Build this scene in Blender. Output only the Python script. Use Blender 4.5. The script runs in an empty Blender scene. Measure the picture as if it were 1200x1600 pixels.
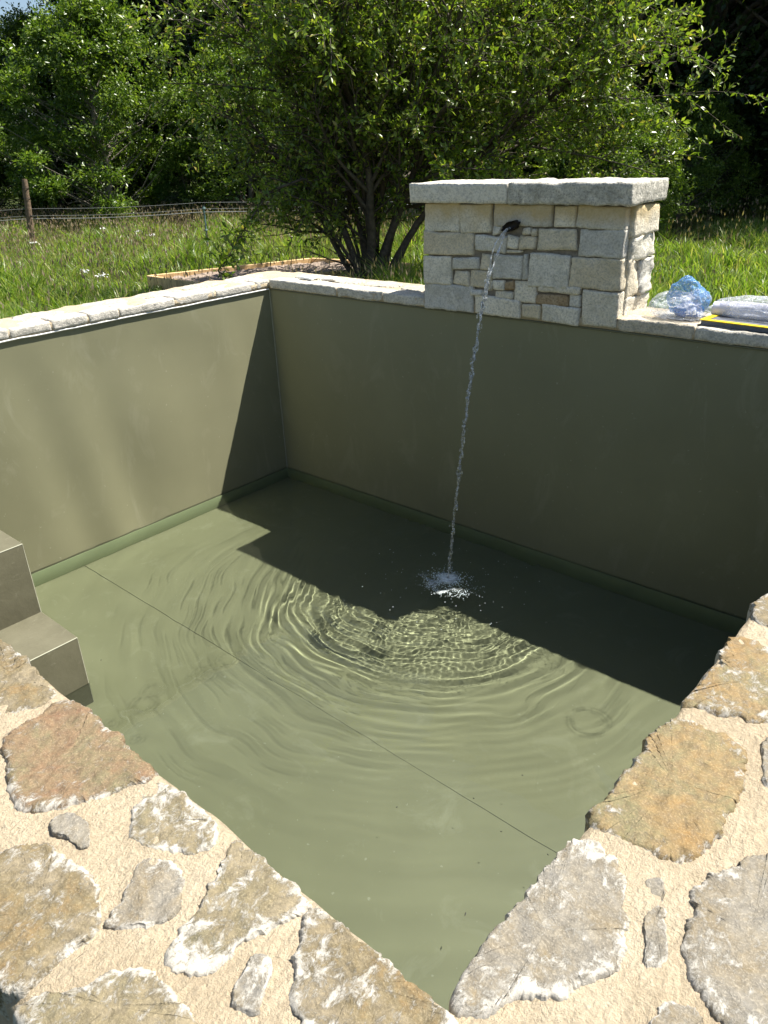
import bpy, bmesh, math, random
import numpy as np
from mathutils import Vector, Matrix, noise
random.seed(7)
rng = np.random.default_rng(11)
scene = bpy.context.scene
col = scene.collection

# ------------------------------------------------------------------ camera
RW = np.array([[0.7527790072, 0.2605419220, -0.6045177195],
               [0.6572543315, -0.3485634034, 0.6682217428],
               [-0.0366129765, -0.9003451898, -0.4336335195]])   # world <- camera (x right, y down, z forward)
FPX = 1175.69
CAM = np.array([0.0, 0.0, 0.70])
cd = bpy.data.cameras.new('camera')
cam = bpy.data.objects.new('camera', cd)
col.objects.link(cam)
cd.sensor_fit = 'VERTICAL'
cd.sensor_height = 36.0
cd.lens = FPX / 1600 * 36.0
cd.clip_start = 0.02
cd.clip_end = 2000
M = Matrix(((RW[0][0], -RW[0][1], -RW[0][2], CAM[0]),
            (RW[1][0], -RW[1][1], -RW[1][2], CAM[1]),
            (RW[2][0], -RW[2][1], -RW[2][2], CAM[2]), (0, 0, 0, 1)))
cam.matrix_world = M
scene.camera = cam

def at_z(px, py, z):
    v = RW @ np.array([px - 600, py - 800, FPX])
    t = (z - CAM[2]) / v[2]
    return CAM + t * v
def at_y(px, py, y):
    v = RW @ np.array([px - 600, py - 800, FPX])
    return CAM + (y - CAM[1]) / v[1] * v
def at_dist(px, py, d):
    v = RW @ np.array([px - 600, py - 800, FPX])
    return CAM + v / math.hypot(v[0], v[1]) * d

# ------------------------------------------------------------------ world and sun
SUN = Vector((0.33, 0.448, 1.0)).normalized()
world = bpy.data.worlds.new('World')
scene.world = world
world.use_nodes = True
wn = world.node_tree.nodes
sky = wn.new('ShaderNodeTexSky')
sky.sky_type = 'NISHITA'
sky.sun_disc = False
sky.sun_elevation = math.asin(SUN.z)
sky.sun_rotation = math.atan2(SUN.x, SUN.y)
world.node_tree.links.new(sky.outputs[0], wn['Background'].inputs[0])
wn['Background'].inputs[1].default_value = 0.060
sl = bpy.data.lights.new('sun', 'SUN')
sl.energy = 4.6
sl.angle = math.radians(0.5)
sl.color = (1.0, 0.955, 0.88)
sun = bpy.data.objects.new('sun', sl)
sun.rotation_euler = (-SUN).to_track_quat('-Z', 'Y').to_euler()
col.objects.link(sun)
try:
    sl.cycles.is_caustics_light = True
except Exception as e:
    print('no caustics light', e)

scene.view_settings.view_transform = 'Standard'
scene.view_settings.look = 'None'
scene.view_settings.gamma = 1.0
scene.view_settings.exposure = 1.26
cy = scene.cycles
cy.max_bounces = 12
cy.diffuse_bounces = 4
cy.glossy_bounces = 4
cy.transmission_bounces = 10
cy.transparent_max_bounces = 12
cy.caustics_refractive = True
cy.caustics_reflective = False
cy.sample_clamp_indirect = 4.0
cy.blur_glossy = 0.3
cy.use_denoising = True
try:
    cy.denoiser = 'OPENIMAGEDENOISE'
except Exception as e:
    print('denoiser', e)

# ------------------------------------------------------------------ helpers
def tag(o, label=None, cat=None, group=None, kind=None):
    if label: o['label'] = label
    if cat: o['category'] = cat
    if group: o['group'] = group
    if kind: o['kind'] = kind
    return o

def empty(name, loc, rz=0.0):
    o = bpy.data.objects.new(name, None)
    o.empty_display_size = 0.1
    o.location = loc
    o.rotation_euler.z = rz
    col.objects.link(o)
    return o

def adopt(o, parent):
    """parent o (built in world coordinates) under an unrotated empty / mesh"""
    if parent is not None:
        o.parent = parent
        off = Vector((0, 0, 0))
        p = parent
        while p is not None:
            off += Vector(p.location)
            p = p.parent
        o.location = Vector(o.location) - off
    return o

def np_mesh(name, V, F, mat=None, parent=None, smooth=False, attrs=None):
    """V (n,3); F (m,k) all faces with k corners, or a list of such arrays"""
    Fs = F if isinstance(F, list) else [F]
    Fs = [np.asarray(f, dtype=np.int32) for f in Fs if len(f)]
    me = bpy.data.meshes.new(name)
    V = np.asarray(V, dtype=np.float32)
    me.vertices.add(len(V))
    me.vertices.foreach_set('co', V.ravel())
    loops = np.concatenate([f.ravel() for f in Fs])
    starts, s = [], 0
    for f in Fs:
        starts.append(s + np.arange(len(f), dtype=np.int32) * f.shape[1])
        s += f.size
    starts = np.concatenate(starts)
    me.loops.add(len(loops))
    me.loops.foreach_set('vertex_index', loops)
    me.polygons.add(len(starts))
    me.polygons.foreach_set('loop_start', starts.astype(np.int32))
    if smooth:
        me.polygons.foreach_set('use_smooth', np.ones(len(starts), dtype=bool))
    me.update(calc_edges=True)
    if attrs:
        for k, a in attrs.items():
            at = me.attributes.new(k, 'FLOAT', 'POINT')
            at.data.foreach_set('value', np.asarray(a, dtype=np.float32))
    o = bpy.data.objects.new(name, me)
    col.objects.link(o)
    if mat: me.materials.append(mat)
    if parent is not None: adopt(o, parent)
    return o

def bm_obj(name, bm, mat, parent=None, smooth=False):
    me = bpy.data.meshes.new(name)
    bmesh.ops.recalc_face_normals(bm, faces=bm.faces)
    bm.to_mesh(me)
    bm.free()
    if smooth:
        for p in me.polygons: p.use_smooth = True
    if mat: me.materials.append(mat)
    o = bpy.data.objects.new(name, me)
    col.objects.link(o)
    if parent is not None: adopt(o, parent)
    return o

def grid_faces(nx, ny, off=0):
    """vertex index = off + j*nx + i"""
    i, j = np.meshgrid(np.arange(nx - 1), np.arange(ny - 1))
    a = off + j * nx + i
    return np.stack([a, a + 1, a + nx + 1, a + nx], -1).reshape(-1, 4)

class SineNoise:
    """cheap smooth 2-D/3-D noise in about -1..1 by summed sines"""
    def __init__(self, seed, freq, n=14, dim=2, octaves=1):
        r = np.random.default_rng(seed)
        self.K, self.P, self.A = [], [], []
        for o in range(octaves):
            d = r.normal(size=(n, dim))
            d /= np.linalg.norm(d, axis=1)[:, None]
            self.K.append(d * freq * 2 ** o * r.uniform(.5, 1.5, (n, 1)) * 2 * math.pi)
            self.P.append(r.uniform(0, 6.283, n))
            self.A.append(np.full(n, 0.5 ** o))
        self.K = np.concatenate(self.K); self.P = np.concatenate(self.P); self.A = np.concatenate(self.A)
        self.norm = math.sqrt((self.A ** 2).sum() / 2) * 1.6
    def __call__(self, X):
        X = np.asarray(X)
        out = np.zeros(X.shape[:-1])
        for k, p, a in zip(self.K, self.P, self.A):
            out += a * np.sin(X @ k + p)
        return out / self.norm

class Tubes:
    def __init__(self): self.V = []; self.F = []; self.n = 0
    def add(self, pts, rad, sides=6):
        pts = np.asarray(pts, float); n = len(pts)
        rad = np.broadcast_to(np.asarray(rad, float), (n,))
        t = np.gradient(pts, axis=0)
        t /= np.linalg.norm(t, axis=1)[:, None] + 1e-9
        ref = np.array([0.31, 0.17, 0.94]) if abs(t[0][2]) < .9 else np.array([1., 0.1, 0])
        u = np.cross(t, ref); u /= np.linalg.norm(u, axis=1)[:, None] + 1e-9
        w = np.cross(t, u)
        a = np.arange(sides) / sides * 2 * math.pi
        ring = pts[:, None, :] + rad[:, None, None] * (np.cos(a)[None, :, None] * u[:, None, :] + np.sin(a)[None, :, None] * w[:, None, :])
        self.V.append(ring.reshape(-1, 3))
        i = np.arange(n - 1)[:, None] * sides; k = np.arange(sides)[None, :]; k2 = (k + 1) % sides
        f = np.stack([i + k, i + k2, i + sides + k2, i + sides + k], -1).reshape(-1, 4) + self.n
        self.F.append(f)
        self.n += n * sides
    def build(self, name, mat, parent=None, smooth=True):
        return np_mesh(name, np.concatenate(self.V), np.concatenate(self.F), mat, parent, smooth)

# ------------------------------------------------------------------ materials
def new_mat(name):
    m = bpy.data.materials.new(name)
    m.use_nodes = True
    nt = m.node_tree
    for n in list(nt.nodes):
        if n.type != 'OUTPUT_MATERIAL': nt.nodes.remove(n)
    return m, nt, nt.nodes['Material Output']
def N(nt, t, **kw):
    n = nt.nodes.new(t)
    for k, v in kw.items():
        if k.startswith('i_'): n.inputs[k[2:].replace('_', ' ')].default_value = v
        else: setattr(n, k, v)
    return n
def noise_n(nt, scale, detail=6, rough=.6, coord=None, vec_scale=None, dist=0.0):
    n = N(nt, 'ShaderNodeTexNoise')
    n.inputs['Scale'].default_value = scale
    n.inputs['Detail'].default_value = detail
    n.inputs['Roughness'].default_value = rough
    n.inputs['Distortion'].default_value = dist
    if coord is not None:
        if vec_scale:
            mp = N(nt, 'ShaderNodeMapping')
            mp.inputs['Scale'].default_value = vec_scale
            nt.links.new(coord, mp.inputs[0]); coord = mp.outputs[0]
        nt.links.new(coord, n.inputs['Vector'])
    return n
def ramp(nt, src, stops, interp='LINEAR'):
    r = N(nt, 'ShaderNodeValToRGB')
    r.color_ramp.interpolation = interp
    e = r.color_ramp.elements
    while len(e) < len(stops): e.new(.5)
    for k, (p, c) in enumerate(stops):
        e[k].position = p
        e[k].color = (*c, 1) if isinstance(c, (tuple, list)) else (c, c, c, 1)
    nt.links.new(src, r.inputs[0])
    return r
def mix(nt, fac, a, b, mode='MIX'):
    m = N(nt, 'ShaderNodeMix', data_type='RGBA', blend_type=mode)
    for s, v in ((0, fac), (6, a), (7, b)):
        if hasattr(v, 'links') or isinstance(v, bpy.types.NodeSocket): nt.links.new(v, m.inputs[s])
        elif s == 0: m.inputs[0].default_value = v
        else: m.inputs[s].default_value = (*v, 1)
    return m.outputs[2]
def math_n(nt, op, a, b=None, clamp=False):
    m = N(nt, 'ShaderNodeMath', operation=op, use_clamp=clamp)
    for s, v in ((0, a), (1, b)):
        if v is None: continue
        if isinstance(v, bpy.types.NodeSocket): nt.links.new(v, m.inputs[s])
        else: m.inputs[s].default_value = v
    return m.outputs[0]
def finish(nt, out, color, rough=.8, bump=None, strength=.5, dist=.01, spec=.3, **kw):
    b = N(nt, 'ShaderNodeBsdfPrincipled')
    if isinstance(color, bpy.types.NodeSocket): nt.links.new(color, b.inputs['Base Color'])
    else: b.inputs['Base Color'].default_value = (*color, 1)
    if isinstance(rough, bpy.types.NodeSocket): nt.links.new(rough, b.inputs['Roughness'])
    else: b.inputs['Roughness'].default_value = rough
    b.inputs['Specular IOR Level'].default_value = spec
    for k, v in kw.items(): b.inputs[k.replace('_', ' ')].default_value = v
    if bump is not None:
        bn = N(nt, 'ShaderNodeBump')
        bn.inputs['Strength'].default_value = strength
        bn.inputs['Distance'].default_value = dist
        nt.links.new(bump, bn.inputs['Height'])
        nt.links.new(bn.outputs[0], b.inputs['Normal'])
    nt.links.new(b.outputs[0], out.inputs[0])
    return b
def geo_pos(nt): return N(nt, 'ShaderNodeNewGeometry').outputs['Position']

def mat_simple(name, color, rough=.7, var=.25, scale=30, bump=.3, spec=.3, **kw):
    m, nt, out = new_mat(name)
    p = N(nt, 'ShaderNodeTexCoord').outputs['Object']
    n = noise_n(nt, scale, 6, .6, p)
    c = ramp(nt, n.outputs[0], [(.3, tuple(x * (1 - var) for x in color)), (.7, tuple(min(1, x * (1 + var)) for x in color))])
    finish(nt, out, c.outputs[0], rough, n.outputs[0], bump, .01, spec, **kw)
    return m

def mat_liner():
    m, nt, out = new_mat('olive pool liner')
    p = geo_pos(nt)
    n1 = noise_n(nt, 1.6, 4, .55, p)
    n2 = noise_n(nt, 9, 8, .7, p)
    c = ramp(nt, n1.outputs[0], [(.3, (.160, .157, .090)), (.7, (.197, .193, .114))])
    sc = noise_n(nt, 6.0, 6, .7, p, (1, 1.0, .4), .8)
    f = ramp(nt, sc.outputs[0], [(.56, 0.0), (.72, .30)]).outputs[0]
    c2 = mix(nt, f, c.outputs[0], (.31, .305, .22))
    sp = noise_n(nt, 55, 2, .5, p)
    spr = ramp(nt, sp.outputs[0], [(.735, 0.0), (.76, 1.0)])
    c3 = mix(nt, math_n(nt, 'MULTIPLY', spr.outputs[0], .25), c2, (.5, .5, .42))
    fine = noise_n(nt, 260, 3, .6, p)
    hb = math_n(nt, 'ADD', math_n(nt, 'MULTIPLY', n2.outputs[0], .6), math_n(nt, 'MULTIPLY', fine.outputs[0], .04))
    rr = ramp(nt, n2.outputs[0], [(.3, .42), (.7, .56)])
    finish(nt, out, c3, rr.outputs[0], hb, .12, .01, .35, Sheen_Weight=.62, Sheen_Roughness=.5, Sheen_Tint=(.95, .92, .62, 1))
    return m

def mat_step():
    m, nt, out = new_mat('grey brown step liner')
    p = geo_pos(nt)
    n1 = noise_n(nt, 7, 7, .7, p)
    c = ramp(nt, n1.outputs[0], [(.3, (.100, .094, .060)), (.7, (.138, .130, .086))])
    n2 = noise_n(nt, 28, 6, .75, p, (1, .5, 1), 1.0)
    c2 = mix(nt, ramp(nt, n2.outputs[0], [(.58, 0.0), (.72, .45)]).outputs[0], c.outputs[0], (.25, .24, .18))
    finish(nt, out, c2, .42, n1.outputs[0], .25, .012, .4, Sheen_Weight=.05)
    return m

def mat_mortar():
    m, nt, out = new_mat('cream lime mortar')
    p = geo_pos(nt)
    big = noise_n(nt, 6, 8, .68, p)
    c = ramp(nt, big.outputs[0], [(.28, (.52, .425, .29)), (.5, (.63, .525, .365)), (.72, (.70, .605, .445))])
    gr = noise_n(nt, 230, 5, .75, p)
    trow = noise_n(nt, 105, 6, .72, p, (1.0, .55, 1.0), .6)
    pits = N(nt, 'ShaderNodeTexVoronoi'); pits.inputs['Scale'].default_value = 120
    nt.links.new(p, pits.inputs['Vector'])
    pr = ramp(nt, pits.outputs['Distance'], [(.0, 0.0), (.22, 1.0)])
    h = math_n(nt, 'ADD', math_n(nt, 'MULTIPLY', gr.outputs[0], .65), math_n(nt, 'MULTIPLY', trow.outputs[0], 1.0))
    h = math_n(nt, 'ADD', h, math_n(nt, 'MULTIPLY', pr.outputs[0], .18))
    br = noise_n(nt, 22, 3, .6, p, (1.0, .22, 1.0), .9)
    h = math_n(nt, 'ADD', h, math_n(nt, 'MULTIPLY', br.outputs[0], 1.3))
    c2 = mix(nt, ramp(nt, gr.outputs[0], [(.42, .35), (.6, 0.0)]).outputs[0], c.outputs[0], (.42, .32, .2))
    b = finish(nt, out, c2, .95, h, 1.0, .0095, .15)
    return m

def mat_paving(name, tones, white=.5, wscale=1.0):
    """coping stone: mottled mineral tones with white lime smears, denser at the rim (attribute 'rim')"""
    m, nt, out = new_mat(name)
    p = geo_pos(nt)
    n1 = noise_n(nt, 16, 8, .7, p, None, .6)
    c = ramp(nt, n1.outputs[0], [(.34, tones[0]), (.48, tones[1]), (.6, tones[2])])
    n2 = noise_n(nt, 90, 7, .72, p, None, .5)
    c2 = mix(nt, ramp(nt, n2.outputs[0], [(.35, .75), (.62, 0.0)]).outputs[0], c.outputs[0], tuple(x * .45 for x in tones[1]))
    gl = noise_n(nt, 420, 4, .7, p)
    c2 = mix(nt, ramp(nt, gl.outputs[0], [(.50, 0.0), (.70, .5)]).outputs[0], c2, tuple(min(.8, x * 1.7 + .06) for x in tones[1]))
    at = N(nt, 'ShaderNodeAttribute', attribute_name='rim')
    w1 = noise_n(nt, 62 * wscale, 10, .80, p, (1.0, .75, 1), .35)
    w2 = noise_n(nt, 7, 4, .6, p)
    s = math_n(nt, 'ADD', w1.outputs[0], math_n(nt, 'MULTIPLY', math_n(nt, 'SUBTRACT', w2.outputs[0], .5), .55))
    w3 = noise_n(nt, 14, 5, .7, p)
    s = math_n(nt, 'ADD', s, math_n(nt, 'MULTIPLY', math_n(nt, 'MULTIPLY', at.outputs['Fac'], w3.outputs[0]), .24))
    wr = ramp(nt, s, [(.590 - .10 * white, 0.0), (.68 - .10 * white, .85)])
    c3 = mix(nt, wr.outputs[0], c2, (.50, .47, .405))
    h = math_n(nt, 'ADD', math_n(nt, 'MULTIPLY', n2.outputs[0], 1.0), math_n(nt, 'MULTIPLY', wr.outputs[0], .35))
    h = math_n(nt, 'ADD', h, math_n(nt, 'MULTIPLY', gl.outputs[0], .3))
    rr = ramp(nt, n2.outputs[0], [(.4, .5), (.6, .85)])
    finish(nt, out, c3, rr.outputs[0], h, .7, .0042, .45)
    return m

def mat_block(name, a, b, stain=0.0, scale=14):
    m, nt, out = new_mat(name)
    p = geo_pos(nt)
    rnd = N(nt, 'ShaderNodeNewGeometry').outputs['Random Per Island']
    n1 = noise_n(nt, scale, 7, .68, p, None, .4)
    c = ramp(nt, n1.outputs[0], [(.3, a), (.68, b)])
    tint = ramp(nt, rnd, [(0, (.74, .75, .78)), (.35, (1, .98, .94)), (.6, (.88, .80, .66)), (1, (1.12, 1.09, 1.04))])
    c1 = mix(nt, 1.0, c.outputs[0], tint.outputs[0], 'MULTIPLY')
    fine = noise_n(nt, 120, 5, .7, p)
    c2 = mix(nt, ramp(nt, fine.outputs[0], [(.38, .55), (.53, 0)]).outputs[0], c1, tuple(x * .45 for x in a))
    vein = noise_n(nt, 24, 9, .8, p, (1, 1, 1.6), 1.4)
    c2 = mix(nt, ramp(nt, vein.outputs[0], [(.38, .4), (.48, 0), (.60, 0.0)]).outputs[0], c2, tuple(x * .55 for x in a))
    if stain:
        sx = N(nt, 'ShaderNodeSeparateXYZ'); nt.links.new(p, sx.inputs[0])
        wob = math_n(nt, 'MULTIPLY', noise_n(nt, 9, 4, .6, p).outputs[0], .14)
        z = math_n(nt, 'ADD', sx.outputs[2], wob)
        st = ramp(nt, math_n(nt, 'DIVIDE', z, 1.0), [(.455, 0.0), (.525, 1.0)])
        c2 = mix(nt, math_n(nt, 'MULTIPLY', st.outputs[0], stain), c2, (.55, .40, .17))
    n3 = noise_n(nt, 38, 6, .7, p)
    h = math_n(nt, 'ADD', n3.outputs[0], math_n(nt, 'MULTIPLY', fine.outputs[0], .35))
    finish(nt, out, c2, .88, h, .85, .012, .25)
    return m

def mat_leaf(name, cols, trans=.45, rough=.42, spec=.4):
    m, nt, out = new_mat(name)
    g = N(nt, 'ShaderNodeNewGeometry')
    r = ramp(nt, g.outputs['Random Per Island'], [(0, cols[0]), (.5, cols[1]), (.93, cols[2]), (1.0, cols[3] if len(cols) > 3 else cols[2])])
    # leaves: light also passes through
    b = N(nt, 'ShaderNodeBsdfPrincipled')
    nt.links.new(r.outputs[0], b.inputs['Base Color'])
    b.inputs['Roughness'].default_value = rough
    b.inputs['Specular IOR Level'].default_value = spec
    t = N(nt, 'ShaderNodeBsdfTranslucent')
    tc = mix(nt, 1.0, r.outputs[0], (1.25, 1.35, .5), 'MULTIPLY')
    nt.links.new(tc, t.inputs[0])
    ms = N(nt, 'ShaderNodeMixShader')
    ms.inputs[0].default_value = trans
    nt.links.new(b.outputs[0], ms.inputs[1]); nt.links.new(t.outputs[0], ms.inputs[2])
    nt.links.new(ms.outputs[0], out.inputs[0])
    return m

def mat_water():
    m, nt, out = new_mat('clear green water')
    g = N(nt, 'ShaderNodeBsdfGlass')
    g.inputs['IOR'].default_value = 1.333
    g.inputs['Roughness'].default_value = 0.0
    g.inputs['Color'].default_value = (.925, .975, .935, 1)
    nt.links.new(g.outputs[0], out.inputs[0])
    return m

def mat_glass(name, color=(1, 1, 1), rough=0.0, ior=1.333):
    m, nt, out = new_mat(name)
    g = N(nt, 'ShaderNodeBsdfGlass')
    g.inputs['IOR'].default_value = ior
    g.inputs['Roughness'].default_value = rough
    g.inputs['Color'].default_value = (*color, 1)
    nt.links.new(g.outputs[0], out.inputs[0])
    return m

def mat_jet():
    m, nt, out = new_mat('falling water with painted glints')
    g = N(nt, 'ShaderNodeBsdfGlass'); g.inputs['IOR'].default_value = 1.333; g.inputs['Roughness'].default_value = 0.0
    b = N(nt, 'ShaderNodeBsdfPrincipled'); b.inputs['Base Color'].default_value = (.9, .94, .95, 1); b.inputs['Roughness'].default_value = .08
    p = geo_pos(nt); n = noise_n(nt, 110, 3, .6, p)
    f = ramp(nt, n.outputs[0], [(.45, .03), (.66, .50)])  # noise mixes in white to paint glints of sky on the stream
    ms = N(nt, 'ShaderNodeMixShader')
    nt.links.new(f.outputs[0], ms.inputs[0]); nt.links.new(g.outputs[0], ms.inputs[1]); nt.links.new(b.outputs[0], ms.inputs[2])
    nt.links.new(ms.outputs[0], out.inputs[0])
    return m

def mat_foam():
    m, nt, out = new_mat('white water froth')
    b = N(nt, 'ShaderNodeBsdfPrincipled')
    b.inputs['Base Color'].default_value = (.85, .92, .93, 1)
    b.inputs['Roughness'].default_value = .15
    t = N(nt, 'ShaderNodeBsdfTranslucent'); t.inputs[0].default_value = (.8, .9, .9, 1)
    ms = N(nt, 'ShaderNodeMixShader'); ms.inputs[0].default_value = .4
    nt.links.new(b.outputs[0], ms.inputs[1]); nt.links.new(t.outputs[0], ms.inputs[2])
    nt.links.new(ms.outputs[0], out.inputs[0])
    return m

def mat_foam_sheet():
    m, nt, out = new_mat('churned foam')
    p = geo_pos(nt)
    at = N(nt, 'ShaderNodeAttribute', attribute_name='foam')
    n = noise_n(nt, 55, 8, .75, p, None, .8)
    v = N(nt, 'ShaderNodeTexVoronoi'); v.inputs['Scale'].default_value = 260; nt.links.new(p, v.inputs['Vector'])
    s = math_n(nt, 'ADD', n.outputs[0], math_n(nt, 'MULTIPLY', v.outputs['Distance'], .22))
    s = math_n(nt, 'ADD', math_n(nt, 'SUBTRACT', s, 1.02), at.outputs['Fac'])
    f = ramp(nt, s, [(.0, 0.0), (.42, .92)])
    b = N(nt, 'ShaderNodeBsdfPrincipled'); b.inputs['Base Color'].default_value = (.80, .88, .88, 1); b.inputs['Roughness'].default_value = .25
    bn = N(nt, 'ShaderNodeBump'); bn.inputs['Strength'].default_value = 1; bn.inputs['Distance'].default_value = .006
    nt.links.new(s, bn.inputs['Height']); nt.links.new(bn.outputs[0], b.inputs['Normal'])
    t = N(nt, 'ShaderNodeBsdfTransparent')
    ms = N(nt, 'ShaderNodeMixShader')
    nt.links.new(f.outputs[0], ms.inputs[0]); nt.links.new(t.outputs[0], ms.inputs[1]); nt.links.new(b.outputs[0], ms.inputs[2])
    nt.links.new(ms.outputs[0], out.inputs[0])
    return m

def mat_film(name, color, alpha, rough=.18):
    """thin plastic film: mostly lets light through, with sharp glints"""
    m, nt, out = new_mat(name)
    p = N(nt, 'ShaderNodeTexCoord').outputs['Object']
    n = noise_n(nt, 45, 5, .7, p, None, 1.5)
    bn = N(nt, 'ShaderNodeBump'); bn.inputs['Strength'].default_value = .9; bn.inputs['Distance'].default_value = .01
    nt.links.new(n.outputs[0], bn.inputs['Height'])
    b = N(nt, 'ShaderNodeBsdfPrincipled')
    b.inputs['Base Color'].default_value = (*color, 1)
    b.inputs['Roughness'].default_value = rough
    b.inputs['Specular IOR Level'].default_value = .8
    nt.links.new(bn.outputs[0], b.inputs['Normal'])
    tr = N(nt, 'ShaderNodeBsdfTransparent')
    f = ramp(nt, n.outputs[0], [(.38, alpha * .45), (.62, min(1, alpha * 1.5))])
    ms = N(nt, 'ShaderNodeMixShader')
    nt.links.new(f.outputs[0], ms.inputs[0])
    nt.links.new(tr.outputs[0], ms.inputs[1]); nt.links.new(b.outputs[0], ms.inputs[2])
    nt.links.new(ms.outputs[0], out.inputs[0])
    return m

MAT = {}
MAT['liner'] = mat_liner()
MAT['mortar'] = mat_mortar()
MAT['step'] = mat_step()
MAT['light_band'] = mat_simple('pale green underwater light', (.255, .29, .165), .4, .06, 6, .05)  # paler and greener than the liner, to paint light under the water
OCH = ((.24, .155, .062), (.19, .150, .078), (.26, .215, .14))
RED = ((.200, .112, .060), (.215, .150, .080), (.175, .155, .080))
OLV = ((.17, .155, .092), (.22, .18, .10), (.26, .215, .135))
GRY = ((.225, .215, .19), (.25, .22, .165), (.21, .165, .095))
ORG = ((.26, .160, .058), (.245, .175, .078), (.19, .17, .085))
PAL = ((.46, .45, .40), (.50, .46, .36), (.40, .36, .26))
MAT['st_och'] = mat_paving('ochre stone with lime', OCH, .55)
MAT['st_red'] = mat_paving('rusty stone with lime', RED, .45)
MAT['st_olv'] = mat_paving('olive stone with lime', OLV, .75)
MAT['st_gry'] = mat_paving('grey stone with lime', GRY, .5)
MAT['st_org'] = mat_paving('orange stone', ORG, .1)
MAT['st_pal'] = mat_paving('pale stone', PAL, .5)
MAT['block'] = mat_block('grey limestone block', (.62, .59, .50), (.88, .835, .73), .75)
MAT['block_brown'] = mat_block('brown limestone block', (.30, .20, .10), (.50, .39, .25))
MAT['block_pale'] = mat_block('pale tooled limestone', (.50, .48, .43), (.70, .67, .61))
MAT['edge_grey'] = mat_block('grey coping stone', (.48, .46, .40), (.72, .68, .60), scale=22)
MAT['slab_pale'] = mat_block('pale slab', (.70, .67, .59), (.84, .80, .71), scale=30)
MAT['slab_dark'] = mat_block('weathered slab', (.33, .32, .28), (.78, .75, .67), scale=26)
MAT['render'] = mat_simple('rough render', (.45, .41, .34), .95, .15, 14, .5)
MAT['joint'] = mat_simple('dark joint mortar', (.20, .175, .14), .95, .35, 40, .6)
MAT['dark'] = mat_simple('dark clay spout and painted hole shade', (.012, .008, .006), .6, .4, 60, .4)
MAT['seam'] = mat_simple('weld seam', (.33, .33, .25), .4, .1, 30, .1)
MAT['seam_dark'] = mat_simple('seam line', (.13, .13, .08), .5, .1, 30, .1)
MAT['water'] = mat_water()
MAT['jet'] = mat_jet()
MAT['foam'] = mat_foam()
MAT['foam_sheet'] = mat_foam_sheet()
MAT['bark'] = mat_simple('bark', (.085, .07, .055), .9, .45, 25, .8)
MAT['bark_grey'] = mat_simple('grey bark', (.17, .15, .12), .9, .4, 40, .8)
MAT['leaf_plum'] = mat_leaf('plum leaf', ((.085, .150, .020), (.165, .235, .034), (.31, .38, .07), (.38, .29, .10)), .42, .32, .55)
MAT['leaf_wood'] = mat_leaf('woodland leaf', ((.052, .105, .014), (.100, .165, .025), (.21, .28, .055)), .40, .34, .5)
MAT['leaf_shaded'] = mat_leaf('shaded wood leaf', ((.014, .032, .007), (.025, .052, .010), (.055, .095, .020)), .28, .32, .5)  # woodland leaf darkened to paint the shade deeper among the trees
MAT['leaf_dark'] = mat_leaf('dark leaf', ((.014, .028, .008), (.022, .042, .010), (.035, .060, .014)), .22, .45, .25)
MAT['leaf_fern'] = mat_leaf('compound leaf', ((.045, .11, .02), (.07, .15, .028), (.10, .19, .04)), .45, .45, .3)
MAT['grass'] = mat_leaf('grass blade', ((.10, .19, .026), (.19, .285, .048), (.33, .38, .095), (.55, .50, .26)), .50, .38, .5)
MAT['seed'] = mat_leaf('grass seed head', ((.20, .15, .11), (.28, .21, .15), (.36, .30, .20)), .3, .7, .1)
MAT['timber'] = mat_simple('new timber', (.72, .50, .25), .7, .18, 12, .3)
MAT['timber_top'] = mat_simple('timber', (.50, .36, .19), .7, .18, 12, .3)
MAT['soil'] = mat_simple('dry soil', (.30, .235, .185), .95, .4, 60, 1.0)
MAT['post'] = mat_simple('weathered post', (.17, .12, .08), .85, .3, 30, .6)
MAT['wire'] = mat_simple('wire', (.30, .31, .30), .4, .2, 60, .1)
MAT['stake'] = mat_simple('blue grey stake', (.14, .22, .22), .5, .2, 30, .1)
MAT['white'] = mat_simple('white', (.8, .8, .78), .5, .05, 30, .05)
MAT['blue'] = mat_film('blue film', (.14, .40, .86), .45, .2)
MAT['bluesolid'] = mat_simple('blue plastic', (.03, .12, .42), .4, .3, 40, .4)
MAT['clear'] = mat_film('clear film', (.82, .86, .92), .34, .10)
MAT['yellow'] = mat_simple('yellow paint', (.78, .55, .02), .4, .06, 30, .05)
MAT['greycard'] = mat_simple('dark grey card', (.11, .12, .14), .6, .2, 30, .1)
MAT['roll'] = mat_simple('white roll', (.62, .62, .70), .5, .1, 30, .1)
MAT['black'] = mat_simple('black marks', (.02, .02, .02), .5, .1, 30, .1)
# ------------------------------------------------------------------ dimensions (metres)
XL, XR, YN, YF = -3.485, -0.235, 0.318, 2.939       # inner faces of the liner
OXL, OXR, OYN, OYF = XL - .30, XR + .36, YN - .245, YF + .30
GZ, WZ, FZ, ZT = -0.60, -1.12, -1.288, 0.05
F2 = np.array([-.671, .742]); R2 = np.array([.742, .671])   # view forward / right on the ground
def du(d, u):
    q = F2 * d + R2 * u
    return float(q[0]), float(q[1])

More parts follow.
